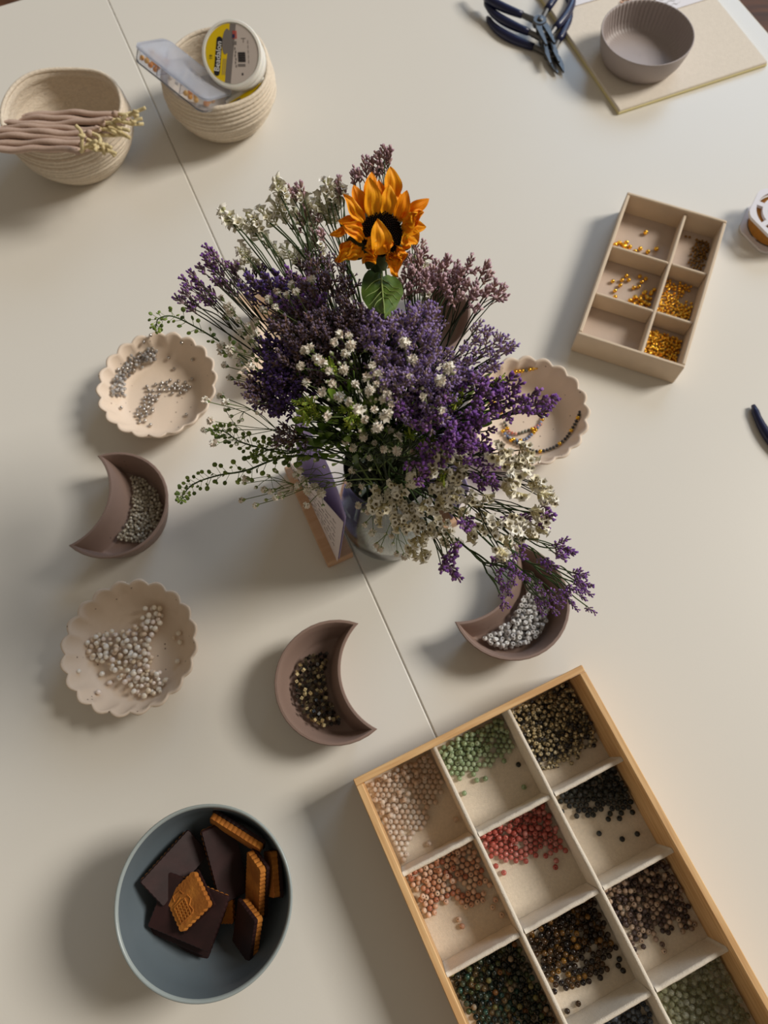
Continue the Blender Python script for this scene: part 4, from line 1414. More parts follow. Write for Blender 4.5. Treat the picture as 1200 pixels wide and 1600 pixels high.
# the cards stand in the block's slot
def card(label, org, ang, x0, x1, y, h, lean, bulge, mm, name, ink=False, zb=.0122, lean2=None):
    l2 = lean if lean2 is None else lean2
    lean_at = lambda s: lean + (l2 - lean) * s
    o = thing(name, label, 'card', org, ang)
    nx, nz = 14, 8
    v, f = [], []
    T = .0004
    for sd in (1, -1):
        for i in range(nx + 1):
            for j in range(nz + 1):
                s, t = i / nx, j / nz
                v.append((x0 + (x1 - x0) * s, y + lean_at(s) * t * h + bulge * math.sin(PI * s) * t + sd * T / 2, zb + h * t))
    n1 = (nx + 1) * (nz + 1)
    for sd in (0, 1):
        for i in range(nx):
            for j in range(nz):
                a = sd * n1 + i * (nz + 1) + j; q = (a, a + nz + 1, a + nz + 2, a + 1); f.append(q[::-1] if sd == 0 else q)
    rim = [i * (nz + 1) for i in range(nx + 1)] + [nx * (nz + 1) + j for j in range(1, nz + 1)] + [i * (nz + 1) + nz for i in range(nx - 1, -1, -1)] + [j for j in range(nz - 1, 0, -1)]
    for a, b_ in zip(rim, rim[1:] + rim[:1]): f.append((a, b_, n1 + b_, n1 + a))
    mb = MB(); mb.add(v, f); mb.build('card_sheet', mm, o, smooth=False)
    if ink:
        mk_ = MB(); rg = random.Random(4)
        for ln in range(6):
            t = .82 - .115 * ln
            x = x0 + (x1 - x0) * .08
            while x < x0 + (x1 - x0) * .72:
                wlen = rg.uniform(.003, .008)
                pts = []
                for i in range(7):
                    xx = x + wlen * i / 6; s = (xx - x0) / (x1 - x0)
                    tt = t + rg.uniform(-.018, .018)
                    pts.append((xx, y + lean_at(s) * tt * h + bulge * math.sin(PI * s) * tt + .0004 * ink, zb + h * tt))
                mk_.tube(pts, .00016, 4)
                x += wlen + .002
        mk_.build('handwriting', M_INK, o)
    return o


card('blush white card with lines of handwriting standing in the left block', org, ang, -.001, .088, -.0090, .088, -.13, .0, M_CARD, 'handwritten_card', ink=1, lean2=.16)
card('taller lilac card standing behind the handwritten card', org, ang, .000, .095, -.0112, .094, -.13, -.004, M_LILAC, 'lilac_card')
o2 = thing('card_holder', 'beech block card holder right of the vase under cream blossoms', 'card holder', P(668, 790, .012) - Vector((0, 0, .012)), PI + ang)
a = P(718, 814, .012); o2.location = (a.x, a.y, 0); o2.rotation_euler = (0, 0, ang)
mb = MB(); mb.box((.045, .008, .006), (.09, .016, .012), bev=.0008); mb.build('wooden_block', M_BLOCK, o2, smooth=False)
card('lilac card standing in the block right of the vase', Vector((a.x, a.y, 0)), ang, .004, .080, .005, .060, -.16, -.003, M_LILAC, 'lilac_card')

# ---------------------------------------------------------------- glass vase
VX, VY = .004, .203
vase = thing('glass_vase', 'clear glass vase of water holding the bouquet', 'vase', (VX, VY, 0))
mb = MB()
mb.lathe([(.0005, .0), (.030, .0), (.034, .002), (.0395, .020), (.0410, .045), (.0385, .075), (.0325, .105), (.0300, .118), (.0315, .128), (.0320, .1285), (.0305, .1288),
          (.0280, .118), (.0300, .104), (.0362, .074), (.0386, .045), (.0372, .021), (.031, .0062), (.0005, .0058)], 64)
mb.build('glass', M_GLASSV, vase)
mb = MB(); mb.lathe([(.0005, .0062), (.0306, .0066), (.0368, .021), (.0382, .045), (.0360, .072), (.0345, .082), (.0005, .082)], 48); sharp(mb.build('water', M_WATER, vase), 50)
#BOUQUET
# ---------------------------------------------------------------- bouquet: every sprig is a thing standing in the vase
MOUTH = Vector((VX, VY, .118))


def shell(px, py, L):
    """the nearer point on the pixel's ray that lies L from the vase mouth"""
    d = ray(px, py); oc = CAMP - MOUTH
    b = oc.dot(d); c = oc.length_squared - L * L
    disc = b * b - c
    if disc < 0:
        p = CAMP + d * (-b)
        return p
    return CAMP + d * (-b - math.sqrt(disc))


def flower_mats(nm, petal, petal2, calyx, calyx2):
    return [mat(nm + '_calyx', hexc(calyx), rough=.8, ramp=[hexc(calyx), hexc(calyx2)], spec=.15),
            mat(nm + '_petal', hexc(petal), rough=.7, ramp=[hexc(petal), hexc(petal2), hexc(petal)], spec=.15, sheen=.2)]


FM = {'violet': flower_mats('violet_statice', '7a4a9c', '9464a8', '76646a', '927c80'),
      'dark': flower_mats('deep_violet_statice', '523a7c', '684c8c', '54444c', '685856'),
      'lilac': flower_mats('lilac_limonium', '9a82b4', '7c62a2', '9c8680', 'c0aea4'),
      'pink': flower_mats('dusty_pink_limonium', 'be9ca8', 'ccacb0', '987a78', 'b09088'),
      'brown': flower_mats('faded_limonium', '7c6a7c', '685672', '6a564c', '84685c')}
M_STEMG = mat('green_stem', srgb(58, 76, 36), rough=.6, var=.3, vscale=120, spec=.3)
M_STEMD = mat('dark_stem', srgb(46, 50, 30), rough=.65, var=.3, vscale=120, spec=.25)
M_STEML = mat('light_green_stem', srgb(112, 128, 72), rough=.6, var=.3, vscale=120, spec=.3)
M_LEAF = mat('green_leaf', srgb(62, 92, 34), rough=.5, ramp=ramp('5c7c26', '72922e', '48641e', '86a63a'), var=.2, vscale=150)
M_POD = mat('green_pod', srgb(78, 100, 44), rough=.5, ramp=ramp('667c2c', '768c38', '50641f', '869a40'))
M_LIME = mat('lime_goldenrod', srgb(150, 168, 44), rough=.6, ramp=ramp('9aae30', '86a030', 'b0b848', '789030'))
M_PUFF = mat('white_gypsophila', srgb(236, 230, 214), rough=.75, ramp=ramp('f0eadc', 'e8e0d0', 'ecdccc', 'f4f0e6'), spec=.2)
M_CAL = mat('pale_green_calyx', srgb(140, 152, 96), rough=.6, ramp=ramp('8c9860', '9ca870', '76844c'))
M_CREAM = mat('cream_statice_petal', srgb(236, 224, 188), rough=.75, ramp=ramp('f4eedc', 'eee6cc', 'f8f4e8'), spec=.2)
M_CREAMC = mat('cream_statice_tube', srgb(206, 188, 120), rough=.75, ramp=ramp('d8cca0', 'beb084', 'e2d8b0'), spec=.2)
M_WHITEF = mat('white_statice_petal', srgb(226, 220, 200), rough=.75, ramp=ramp('f0ecde', 'e8e2ce', 'f4f0e8'), spec=.2)
M_WHITEC = mat('white_statice_tube', srgb(190, 186, 140), rough=.75, ramp=ramp('d8d4b4', 'e2dec8', 'b4b288'), spec=.2)
M_WEYE = mat('pale_flower_eye', srgb(168, 150, 104), rough=.8, var=.1)
M_EYE = mat('dark_flower_eye', srgb(58, 46, 34), rough=.8, var=.1)


def spike_mesh(nm, mats, L, nf, seed, fr=.00085, spread=.0016, subs=0, hl=.0036):
    """a spike of little tubular florets, with side spikes when subs > 0"""
    rg = random.Random(seed); mb = MB()

    def one(o, Q, L, nf):
        c = mb.v and len(mb.v) or 0
        mb.tube([(0, 0, 0), (0, 0, L * .5), (rg.uniform(-.0004, .0004), 0, L)], [.0004, .0004, .0002], 4)
        for i in range(nf):
            t = (i + .5) / nf
            az = i * 2.4 + rg.uniform(-.4, .4)
            base = Vector((math.cos(az) * spread * .25, math.sin(az) * spread * .25, L * (.02 + .9 * t)))
            d = Vector((math.cos(az) * .6 * (1.15 - .7 * t), math.sin(az) * .6 * (1.15 - .7 * t), .8)).normalized()
            q = d.to_track_quat('Z', 'Y'); h = hl * rg.uniform(.75, 1.15); w = fr * rg.uniform(.8, 1.1)
            open_ = rg.random() < .6
            rows = [(.3, 0), (.75, .3), (.8, .62)] + ([(1.15, .78), (.9, 1.0), (.2, .92)] if open_ else [(.75, .8), (.5, .95), (.1, 1.05)])
            n = 5; n0 = len(mb.v)
            for k, (rr, z) in enumerate(rows):
                for j in range(n):
                    a = 2 * PI * j / n + az
                    jag = 1 + (.28 * (-1) ** j if k >= 3 else 0)
                    mb.v.append(base + q @ Vector((w * rr * jag * math.cos(a), w * rr * jag * math.sin(a), h * (z + (.08 * (-1) ** j if k == 4 else 0)))))
            for k in range(len(rows) - 1):
                for j in range(n):
                    mb.f.append((n0 + k * n + j, n0 + k * n + (j + 1) % n, n0 + (k + 1) * n + (j + 1) % n, n0 + (k + 1) * n + j))
                    mb.m.append(1 if k >= 2 and (open_ or k >= 3) else 0)
        for p in mb.v[c:]: p.xyz = o + Q @ p
    one(Vector(), Quaternion(), L, nf)
    for s_ in range(subs):
        az = s_ * 2.3 + rg.random(); o = Vector((0, 0, -.003 - .0042 * s_))
        d = Vector((math.cos(az) * .75, math.sin(az) * .75, .8)).normalized()
        mb.tube([o - Vector((0, 0, .002)), o + d * .003], [.0003, .0003], 4)
        one(o + d * .003, d.to_track_quat('Z', 'Y'), L * rg.uniform(.6, .85), max(4, int(nf * .65)))
    return mb.mesh(nm, mats)


SPK = {k: [spike_mesh('floret_spike', FM[k], .0075, 9, 3), spike_mesh('floret_spike', FM[k], .0095, 11, 4, subs=1), spike_mesh('floret_spike', FM[k], .0062, 7, 5, subs=1)] for k in ('violet', 'dark', 'pink')}
for k in ('lilac', 'brown'):
    SPK[k] = [spike_mesh('floret_spike', FM[k], .0078, 9, 6, .0006, .0013, 2, .003), spike_mesh('floret_spike', FM[k], .0098, 11, 7, .00058, .0012, 1, .003), spike_mesh('floret_spike', FM[k], .0065, 8, 8, .0006, .0012, 3, .003)]
SPK['deep'] = [spike_mesh('floret_spike', FM['dark'], .0075, 9, 13, subs=2), spike_mesh('floret_spike', FM['dark'], .009, 10, 14, subs=2)]


def puff_mesh(seed, r=.0028, npet=20):
    rg = random.Random(seed); mb = MB()
    for i in range(npet):
        z = 1 - 1.3 * (i + .5) / npet; az = i * 2.399963 + rg.uniform(-.4, .4)
        s = math.sqrt(max(0, 1 - z * z))
        d = (Vector((s * math.cos(az), s * math.sin(az), z)) + Vector((rg.uniform(-.3, .3), rg.uniform(-.3, .3), rg.uniform(-.2, .2)))).normalized()
        q = d.to_track_quat('Z', 'Y') @ Quaternion((0, 0, 1), rg.random() * 6)
        ln = r * rg.uniform(.8, 1.1); w = r * rg.uniform(.35, .55)
        # petal: a strip that stands up from the middle and flares at its notched end
        v = []
        for k, (t, ww, b) in enumerate(((.2, .4, 0), (.65, .9, .10), (1.0, 1.0, .45))):
            for j in (-1, 0, 1):
                v.append(q @ Vector((w * ww * j, ln * b + .15 * ln * abs(j) * (k - 1), ln * (t - (.16 if (k == 2 and j == 0) else 0)) * (1 - .1 * b))))
        mb.add(v, [(a * 3 + b, (a + 1) * 3 + b, (a + 1) * 3 + b + 1, a * 3 + b + 1) for a in range(2) for b in range(2)])
    mb.lathe([(.0003, -.0034), (.0006, -.0028), (.0013, -.0018), (.0015, -.0004), (.0009, .0004)], 7, mi=1)
    for p in mb.v: p.z += .0034
    return mb.mesh('blossom', [M_PUFF, M_CAL])


PUFF = [puff_mesh(1, .0023, 26), puff_mesh(2, .0027, 30), puff_mesh(3, .0020, 20), puff_mesh(4, .0024, 14)]
mb = MB(); mb.lathe([(.0002, 0), (.0004, .0004), (.0010, .0010), (.0011, .0018), (.0007, .0025)], 7, mi=1); mb.lathe([(.0008, .0023), (.0006, .0030), (.0001, .0032)], 7, mi=0)
BUD = [mb.mesh('bud', [M_PUFF, M_CAL])]


def cream_mesh(seed, nf=7, span=.0095, white=False, po=.82):
    rg = random.Random(seed); mb = MB()
    mb.tube([(0, 0, 0), (0, 0, span * .8)], [.0005, .0003], 4, mi=1)
    for i in range(nf):
        t = (i + .5) / nf; sd = 1 if i % 2 else -1
        base = Vector((sd * .0006, 0, span * (.1 + .7 * t)))
        d = Vector((sd * (.9 - .5 * t) + rg.uniform(-.2, .2), .55 + rg.uniform(-.4, .4), .45 + .6 * t)).normalized()
        q = d.to_track_quat('Z', 'Y') @ Quaternion((0, 0, 1), rg.random() * 6)
        s = rg.uniform(.85, 1.15)
        opn = rg.random() < po
        rows = [(.0004, 0, 1), (.0007, .0014, 1), (.0009, .0028, 1)] + ([(.0017, .0036, 0), (.0022, .0038, 0)] if opn else [(.0007, .0036, 0), (.0002, .0046, 0)])
        n = 10; v = []
        for k, (rr, z, _m) in enumerate(rows):
            for j in range(n):
                a = 2 * PI * j / n
                jag = 1 + ((.16 if j % 2 else -.2) if (opn and k >= 3) else 0)
                v.append(base + q @ (Vector((rr * jag * math.cos(a), rr * jag * math.sin(a), z + (.0003 * rg.uniform(-1, 1) if k >= 3 else 0))) * s))
        n0 = len(mb.v); mb.v += v
        for k in range(len(rows) - 1):
            for j in range(n):
                mb.f.append((n0 + k * n + j, n0 + k * n + (j + 1) % n, n0 + (k + 1) * n + (j + 1) % n, n0 + (k + 1) * n + j)); mb.m.append(0 if k >= 2 else 1)
        if opn:
            # dark star in the throat
            e_ = [base + q @ (Vector(((.0009 if j % 2 == 0 else .0003) * math.cos(j * PI / 5), (.0009 if j % 2 == 0 else .0003) * math.sin(j * PI / 5), .0034)) * s) for j in range(10)]
            mb.add(e_, [tuple(range(10))], 2)
    return mb.mesh('flower_cluster', [M_WHITEF, M_WHITEC, M_WEYE] if white else [M_CREAM, M_CREAMC, M_EYE])


CREAM = [cream_mesh(1, 8), cream_mesh(2, 7, .008), cream_mesh(3, 11, .011)]
WHITEST = [cream_mesh(4, 8, .009, True, .4), cream_mesh(5, 7, .008, True, .6), cream_mesh(6, 9, .010, True, .5)]


def leaf_mesh(nm, L, W, m, fold=.25, n=6):
    mb = MB(); v, f = [], []
    for i in range(n + 1):
        t = i / n; w = W * math.sin(PI * (t * .92 + .04)) ** .8 * .5
        z0 = .18 * L * math.sin(t * PI * .8)
        for s in (-1, -.5, 0, .5, 1): v.append((s * w, z0 * .4 + abs(s) * w * fold, L * t))
    for i in range(n):
        for j in range(4): f.append((i * 5 + j, i * 5 + j + 1, (i + 1) * 5 + j + 1, (i + 1) * 5 + j))
    mb.add(v, f); return mb.mesh(nm, m)


LEAF = [leaf_mesh('leaf', .022, .006, M_LEAF), leaf_mesh('leaf', .016, .007, M_LEAF, .4), leaf_mesh('leaf', .026, .0045, M_LEAF, .15)]


def tuft_mesh(seed):
    rg = random.Random(seed); mb = MB()
    for i in range(26):
        az = rg.random() * 2 * PI; t = rg.random()
        b = Vector((0, 0, .008 * t)); d = Vector((math.cos(az) * .8, math.sin(az) * .8, .7)).normalized() * rg.uniform(.002, .0045)
        mb.tube([b, b + d * .6 + Vector((0, 0, .0004)), b + d], [.00035, .00045, .0002], 4, cap=False)
        mb.lathe([(.0001, 0), (.0005, .0004), (.0001, .0010)], 5)
        for p in mb.v[-15:]: p += b + d
    return mb.mesh('ferny_tuft', M_LIME)


TUFT = [tuft_mesh(1), tuft_mesh(2)]


def ell(cx, cy, a, b, n, seed, rot=0, pw=.5):
    rg = random.Random(seed); out = []
    for _ in range(n):
        r = rg.random() ** pw; t = rg.random() * 2 * PI
        x, y = a * r * math.cos(t), b * r * math.sin(t); c, s = math.cos(rot), math.sin(rot)
        out.append((cx + x * c - y * s, cy + x * s + y * c))
    return out


NSP = [0]


def spray(label, tips, meshes, part, L=(.15, .175), fork=.55, stem=M_STEMD, r0=.0011, cat='flower sprig', name='statice_sprig', scale=(.85, 1.15),
          bow=.018, group=None, s0=.3, per=4, back=.006, outward=.35, buds=None):
    NSP[0] += 1
    rg = random.Random(NSP[0] * 17)
    az = rg.random() * 2 * PI; rr = rg.random() * .018
    foot = Vector((VX + .024 * math.cos(az + 2.6) * rg.random(), VY + .024 * math.sin(az + 2.6) * rg.random(), .012))
    neck = MOUTH + Vector((rr * math.cos(az), rr * math.sin(az), rg.uniform(-.004, .004)))
    root = thing(name, label, cat, foot, 0, group)
    T = [shell(x, y, rg.uniform(*L)) for x, y in tips]
    cen = sum(T, Vector()) / len(T)
    F = neck.lerp(cen, fork) + Vector((0, 0, bow * .6))
    mb = MB()
    main = catmull([foot, foot.lerp(neck, .55) + Vector((0, 0, .002)), neck, neck.lerp(F, .5) + Vector((0, 0, bow * .6)), F], 5)
    mb.tube([p - foot for p in main], [r0 * (1 - .45 * i / (len(main) - 1)) for i in range(len(main))], 6)
    # group the tips by direction round the fork
    ax = (cen - neck).normalized(); e1 = ax.orthogonal().normalized(); e2 = ax.cross(e1)
    order = sorted(range(len(T)), key=lambda i: math.atan2((T[i] - F).dot(e2), (T[i] - F).dot(e1)))
    for g in range(0, len(order), per):
        idx = order[g:g + per]
        gc = sum((T[i] for i in idx), Vector()) / len(idx)
        start = F.lerp(neck, rg.uniform(0, s0)) if len(order) > per else F
        S = start.lerp(gc, .5) + Vector((0, 0, bow * .25))
        if len(order) > per:
            pth = catmull([start, start.lerp(S, .5) + Vector((rg.uniform(-.003, .003), rg.uniform(-.003, .003), bow * .15)), S], 3)
            mb.tube([p - foot for p in pth], [r0 * .5] * len(pth), 5, cap=False)
        for i in idx:
            t = T[i]; d = (t - S)
            dirn = (d.normalized() * (1 - outward) + (t - MOUTH).normalized() * outward).normalized()
            bq = t - dirn * back
            mid = S.lerp(bq, .5) + Vector((rg.uniform(-.002, .002), rg.uniform(-.002, .002), rg.uniform(0, .004)))
            pth = catmull([S, mid, bq], 3)
            mb.tube([p - foot for p in pth], [r0 * .36] * len(pth), 4, cap=False)
            o = link(part, meshes[rg.randrange(len(meshes))], root, bq - foot, dirn.to_track_quat('Z', 'Y') @ Quaternion((0, 0, 1), rg.random() * 2 * PI))
            s = rg.uniform(*scale); o.scale = (s, s, s)
            if buds and rg.random() < buds:
                for _k in range(2):
                    bd = (dirn + Vector((rg.uniform(-1, 1), rg.uniform(-1, 1), rg.uniform(-.6, .6)))).normalized()
                    bp = mid + bd * rg.uniform(.008, .014)
                    mb.tube([mid - foot, mid.lerp(bp, .6) - foot + Vector((0, 0, .001)), bp - foot], [r0 * .25] * 3, 4, cap=False)
                    link('bud', BUD[0], root, bp - foot, bd.to_track_quat('Z', 'Y'))
    mb.build('stem', stem, root)
    return root


# -- violet statice reaching out on the left
spray('violet statice sprig reaching out at the far left of the bouquet', [(290, 440), (300, 428), (283, 455), (275, 466), (300, 472), (292, 480), (312, 455), (308, 440), (322, 470), (330, 455)], SPK['violet'], 'floret_spike', (.155, .17))
spray('violet statice sprig curving up beside the white statice on the left', [(318, 402), (326, 392), (335, 398), (345, 408), (312, 418), (328, 418), (342, 424), (356, 412), (364, 425), (350, 440), (338, 440), (372, 440), (362, 455)], SPK['violet'], 'floret_spike', (.155, .17))
spray('dark violet statice sprig below the white statice', [(385, 425), (400, 418), (412, 430), (395, 440), (380, 450), (420, 445), (432, 432), (408, 455), (392, 465), (440, 448), (425, 460)] + ell(435, 440, 40, 18, 9, 3), SPK['dark'], 'floret_spike', (.148, .165))
spray('violet statice heads among the faded limonium', [(420, 455), (440, 440), (455, 450), (470, 435), (480, 455), (450, 425), (495, 445), (468, 465), (500, 468), (430, 472), (448, 478)] + ell(470, 455, 50, 25, 10, 4), SPK['violet'], 'floret_spike', (.14, .16))
spray('deep violet shaded statice sprig at the left flank', ell(425, 560, 36, 38, 26, 5), SPK['deep'], 'floret_spike', (.125, .15))
spray('deep violet statice sprig just above the green cress', ell(435, 605, 42, 38, 30, 6), SPK['deep'], 'floret_spike', (.125, .15))
spray('small dark statice twig pointing left over the silver bead dish', [(378, 602), (388, 604), (398, 607), (386, 618), (394, 628)], SPK['brown'], 'floret_spike', (.145, .155), per=5)
spray('dark statice twig hanging over the green cress', [(436, 672), (446, 668), (430, 684), (440, 688), (452, 680)], SPK['brown'], 'floret_spike', (.12, .13), per=5)
# -- faded brown limonium in the middle
spray('faded brown limonium behind the sunflower leaf', ell(500, 425, 48, 38, 36, 7), SPK['brown'], 'floret_spike', (.135, .165), name='limonium_sprig')
spray('faded brown limonium sprig in the left middle of the bouquet', ell(470, 500, 52, 42, 46, 8), SPK['brown'], 'floret_spike', (.14, .165), name='limonium_sprig')
spray('faded brown limonium sprig below the sunflower leaf', ell(535, 500, 48, 40, 46, 9), SPK['brown'], 'floret_spike', (.14, .165), name='limonium_sprig')
spray('faded brown limonium sprig under the white blossoms', ell(490, 555, 55, 38, 36, 10), SPK['brown'], 'floret_spike', (.13, .155), name='limonium_sprig')
# -- dusty pink limonium
spray('dusty pink limonium sprig rising above the sunflower', [(600, 232), (592, 243), (605, 248), (580, 256), (571, 262), (560, 270), (608, 238), (598, 258), (585, 268), (553, 276)], SPK['pink'], 'floret_spike', (.17, .185), name='limonium_sprig', stem=M_STEMG)
spray('dusty pink limonium tips among the white statice', [(452, 295), (462, 300), (470, 294), (480, 330), (470, 345), (485, 350), (538, 296), (530, 290), (495, 335), (500, 365), (490, 375)], SPK['pink'], 'floret_spike', (.155, .175), name='limonium_sprig', stem=M_STEMG)
spray('dusty pink limonium sprig spreading right of the sunflower leaf', ell(672, 432, 46, 28, 26, 11), SPK['pink'], 'floret_spike', (.14, .165), name='limonium_sprig', stem=M_STEMG)
spray('dusty pink limonium sprig arching far right below the sunflower', [(700, 405), (714, 412), (722, 424), (735, 408), (745, 440), (758, 418), (762, 432), (770, 450), (788, 449), (727, 446), (708, 440), (748, 456), (780, 456), (738, 462), (720, 460), (700, 455), (760, 455)], SPK['pink'], 'floret_spike', (.15, .17), name='limonium_sprig', stem=M_STEMD)
spray('pale pink limonium tips behind the sunflower at its right', [(640, 350), (646, 365), (650, 380), (662, 375), (665, 388), (640, 395), (655, 398), (632, 405)], SPK['pink'], 'floret_spike', (.15, .165), name='limonium_sprig', stem=M_STEMG)
# -- lilac limonium mass
spray('lilac limonium sprig directly below the sunflower leaf', ell(600, 515, 42, 28, 40, 12), SPK['lilac'], 'floret_spike', (.15, .175), name='limonium_sprig', stem=M_STEMG)
spray('lilac limonium sprig in the upper right middle of the bouquet', ell(655, 510, 42, 34, 44, 13), SPK['lilac'], 'floret_spike', (.15, .172), name='limonium_sprig', stem=M_STEMG)
spray('lilac limonium sprig in the centre beside the white blossoms', ell(630, 575, 48, 34, 48, 14), SPK['lilac'], 'floret_spike', (.15, .175), name='limonium_sprig', stem=M_STEMG)
spray('lilac limonium sprig right of the centre of the bouquet', ell(690, 580, 42, 34, 44, 15), SPK['lilac'], 'floret_spike', (.145, .17), name='limonium_sprig', stem=M_STEMG)
spray('lilac and violet statice sprig in the lower right middle', ell(665, 635, 52, 34, 44, 16), SPK['violet'] + SPK['lilac'], 'floret_spike', (.14, .165), stem=M_STEMG)
spray('lilac limonium sprig standing out over the bracelet dish', [(752, 503), (765, 518), (780, 528), (797, 545), (745, 530), (760, 548), (735, 560), (775, 560), (790, 530), (725, 545), (755, 575), (800, 535), (768, 575), (745, 585), (760, 510), (783, 548)], SPK['lilac'], 'floret_spike', (.155, .17), name='limonium_sprig', stem=M_STEMG)
# -- bright violet statice on the right
spray('bright violet statice sprig over the bracelets', [(800, 590), (806, 604), (802, 618), (815, 622), (830, 628), (838, 615), (845, 628), (858, 625), (862, 636), (842, 640), (826, 642), (808, 640), (798, 632), (850, 645)], SPK['violet'], 'floret_spike', (.16, .175), stem=M_STEMG)
spray('bright violet statice sprig left of the bracelets', ell(750, 620, 40, 36, 24, 17), SPK['violet'], 'floret_spike', (.15, .17), stem=M_STEMG)
spray('bright violet statice sprig above the cream statice', ell(735, 680, 42, 30, 24, 18), SPK['violet'], 'floret_spike', (.145, .165), stem=M_STEMG)
spray('violet statice column beside the cream statice', [(765, 700), (762, 715), (770, 728), (758, 740), (768, 752), (775, 762), (752, 758), (740, 745), (730, 720)], SPK['violet'], 'floret_spike', (.14, .16), stem=M_STEMG)
spray('violet statice sprig low in the middle of the bouquet', [(660, 700), (668, 715), (658, 728), (665, 742), (655, 752), (680, 705), (692, 690), (700, 705), (685, 722)], SPK['violet'], 'floret_spike', (.13, .15), stem=M_STEMG)
# -- drooping violet sprigs at the lower right
spray('violet statice sprig drooping below the cream statice', [(698, 884), (706, 892), (712, 862), (696, 878), (703, 872), (692, 890), (714, 855)], SPK['violet'], 'floret_spike', (.135, .15), stem=M_STEMG, bow=.008, fork=.5)
spray('drooping violet statice sprig over the left half of the clear bead dish', [(803, 902), (806, 915), (818, 904), (828, 906), (790, 922), (798, 930), (788, 938), (795, 950), (810, 895), (783, 908)], [SPK['violet'][0], SPK['violet'][1]], 'floret_spike', (.16, .175), stem=M_STEMG, bow=.004, fork=.74, s0=.1, scale=(.5, .72), per=3)
spray('drooping violet statice sprig over the right half of the clear bead dish', [(848, 915), (852, 930), (845, 942), (858, 948), (866, 938), (848, 958), (880, 950), (872, 960), (880, 938), (842, 922)], [SPK['violet'][0], SPK['violet'][1]], 'floret_spike', (.165, .18), stem=M_STEMG, bow=.004, fork=.74, s0=.1, scale=(.5, .72), per=3)
spray('drooping violet statice sprig reaching the lower right tip of the bouquet', [(905, 905), (915, 903), (923, 915), (908, 925), (918, 938), (930, 958), (898, 945), (905, 955), (890, 935), (912, 915), (896, 922), (925, 930)], [SPK['violet'][0], SPK['violet'][1]], 'floret_spike', (.175, .19), stem=M_STEMG, bow=.004, fork=.74, s0=.1, scale=(.5, .72), per=3)
spray('violet statice tips beside the lowest cream blossoms', [(880, 862), (888, 858), (895, 864), (878, 870), (862, 878), (850, 880), (868, 886), (818, 870), (806, 872)], SPK['violet'], 'floret_spike', (.165, .175), stem=M_STEMG, bow=.004, fork=.74, s0=.1, scale=(.65, .9), per=3)
spray('violet statice tips mixed into the cream statice at the right', [(842, 802), (852, 806), (860, 800), (820, 808), (805, 812), (728, 822), (735, 815), (722, 818), (790, 880)], SPK['violet'], 'floret_spike', (.14, .16), stem=M_STEMG, bow=.01)
# -- white statice top left
spray('white statice sprig reaching furthest left above the violet one', [(355, 338), (365, 344), (372, 350), (390, 350), (398, 343), (405, 352), (400, 362)], WHITEST, 'flower_cluster', (.16, .172), stem=M_STEMG, r0=.0015, scale=(1.05, 1.35))
spray('white statice sprig at the upper left of the bouquet', [(432, 290), (440, 302), (455, 318), (436, 325), (446, 335), (468, 305), (478, 322), (470, 338), (425, 340), (412, 335)], WHITEST, 'flower_cluster', (.16, .178), stem=M_STEMG, r0=.0015, scale=(1.05, 1.35))
spray('white statice sprig tucked behind the sunflower petals', [(512, 292), (520, 302), (508, 310), (525, 322), (520, 340), (535, 300), (500, 320), (512, 335), (490, 345)], WHITEST, 'flower_cluster', (.155, .175), stem=M_STEMG, r0=.0015, scale=(1.05, 1.35))
spray('white statice sprig just above the violet heads', [(378, 390), (385, 402), (372, 412), (400, 412), (432, 388), (448, 392), (460, 400), (442, 405), (490, 378), (500, 388), (478, 395), (420, 375)], WHITEST, 'flower_cluster', (.145, .165), stem=M_STEMG, r0=.0015, scale=(.9, 1.15))
spray('white statice twig beside the pink limonium', [(640, 408), (652, 402), (662, 408), (668, 458), (690, 410), (648, 415)], WHITEST, 'flower_cluster', (.14, .155), stem=M_STEMG, r0=.0015, scale=(.75, .95))
# -- gypsophila
GY = dict(part='blossom', cat='flower sprig', name='gypsophila_sprig', stem=M_STEML, r0=.0007, buds=.45, back=.0035, outward=.5)
spray('gypsophila sprig at the left edge over the silver bead dish', [(345, 465), (356, 478), (362, 488), (372, 500), (352, 495), (386, 508), (400, 500), (378, 518), (345, 540), (360, 545), (390, 530), (400, 520)], PUFF, L=(.145, .165), **GY)
spray('gypsophila sprig just left of the deep violet statice', [(350, 570), (375, 565), (392, 552), (365, 552), (345, 548), (358, 590), (382, 580), (372, 540), (398, 540), (392, 572)], PUFF, L=(.14, .158), **GY)
spray('thin gypsophila sprig with buds dangling beside the silver bead dish', [(320, 625), (328, 657), (335, 692), (344, 618), (318, 672), (352, 628)], PUFF, L=(.15, .162), **GY)
spray('gypsophila blossoms beside the violet heads at the upper left', [(433, 453), (456, 446), (462, 455), (448, 460), (487, 437), (420, 468), (430, 480), (412, 485)], PUFF, L=(.158, .172), **GY)
spray('gypsophila sprig of large white blossoms in the middle', [(475, 547), (485, 545), (530, 522), (545, 525), (522, 535), (548, 540), (515, 580), (537, 578), (540, 553), (505, 568), (470, 572), (495, 560)], PUFF, L=(.165, .18), **GY)
spray('gypsophila sprig with white blossoms in the centre', [(512, 650), (530, 620), (555, 600), (560, 640), (503, 612), (478, 598), (520, 600), (545, 628), (570, 655), (590, 668)], PUFF, L=(.165, .18), **GY)
spray('gypsophila sprig of clustered blossoms right of the centre', [(582, 572), (590, 583), (597, 595), (588, 600), (600, 608), (605, 618), (598, 625), (612, 632), (608, 645), (585, 640), (578, 610), (602, 650), (574, 590)], PUFF, L=(.162, .178), **GY)
spray('single gypsophila blossoms standing over the lilac limonium', [(645, 562), (687, 596), (700, 575), (640, 588), (662, 620), (690, 640), (632, 535)], PUFF, L=(.172, .182), **GY)
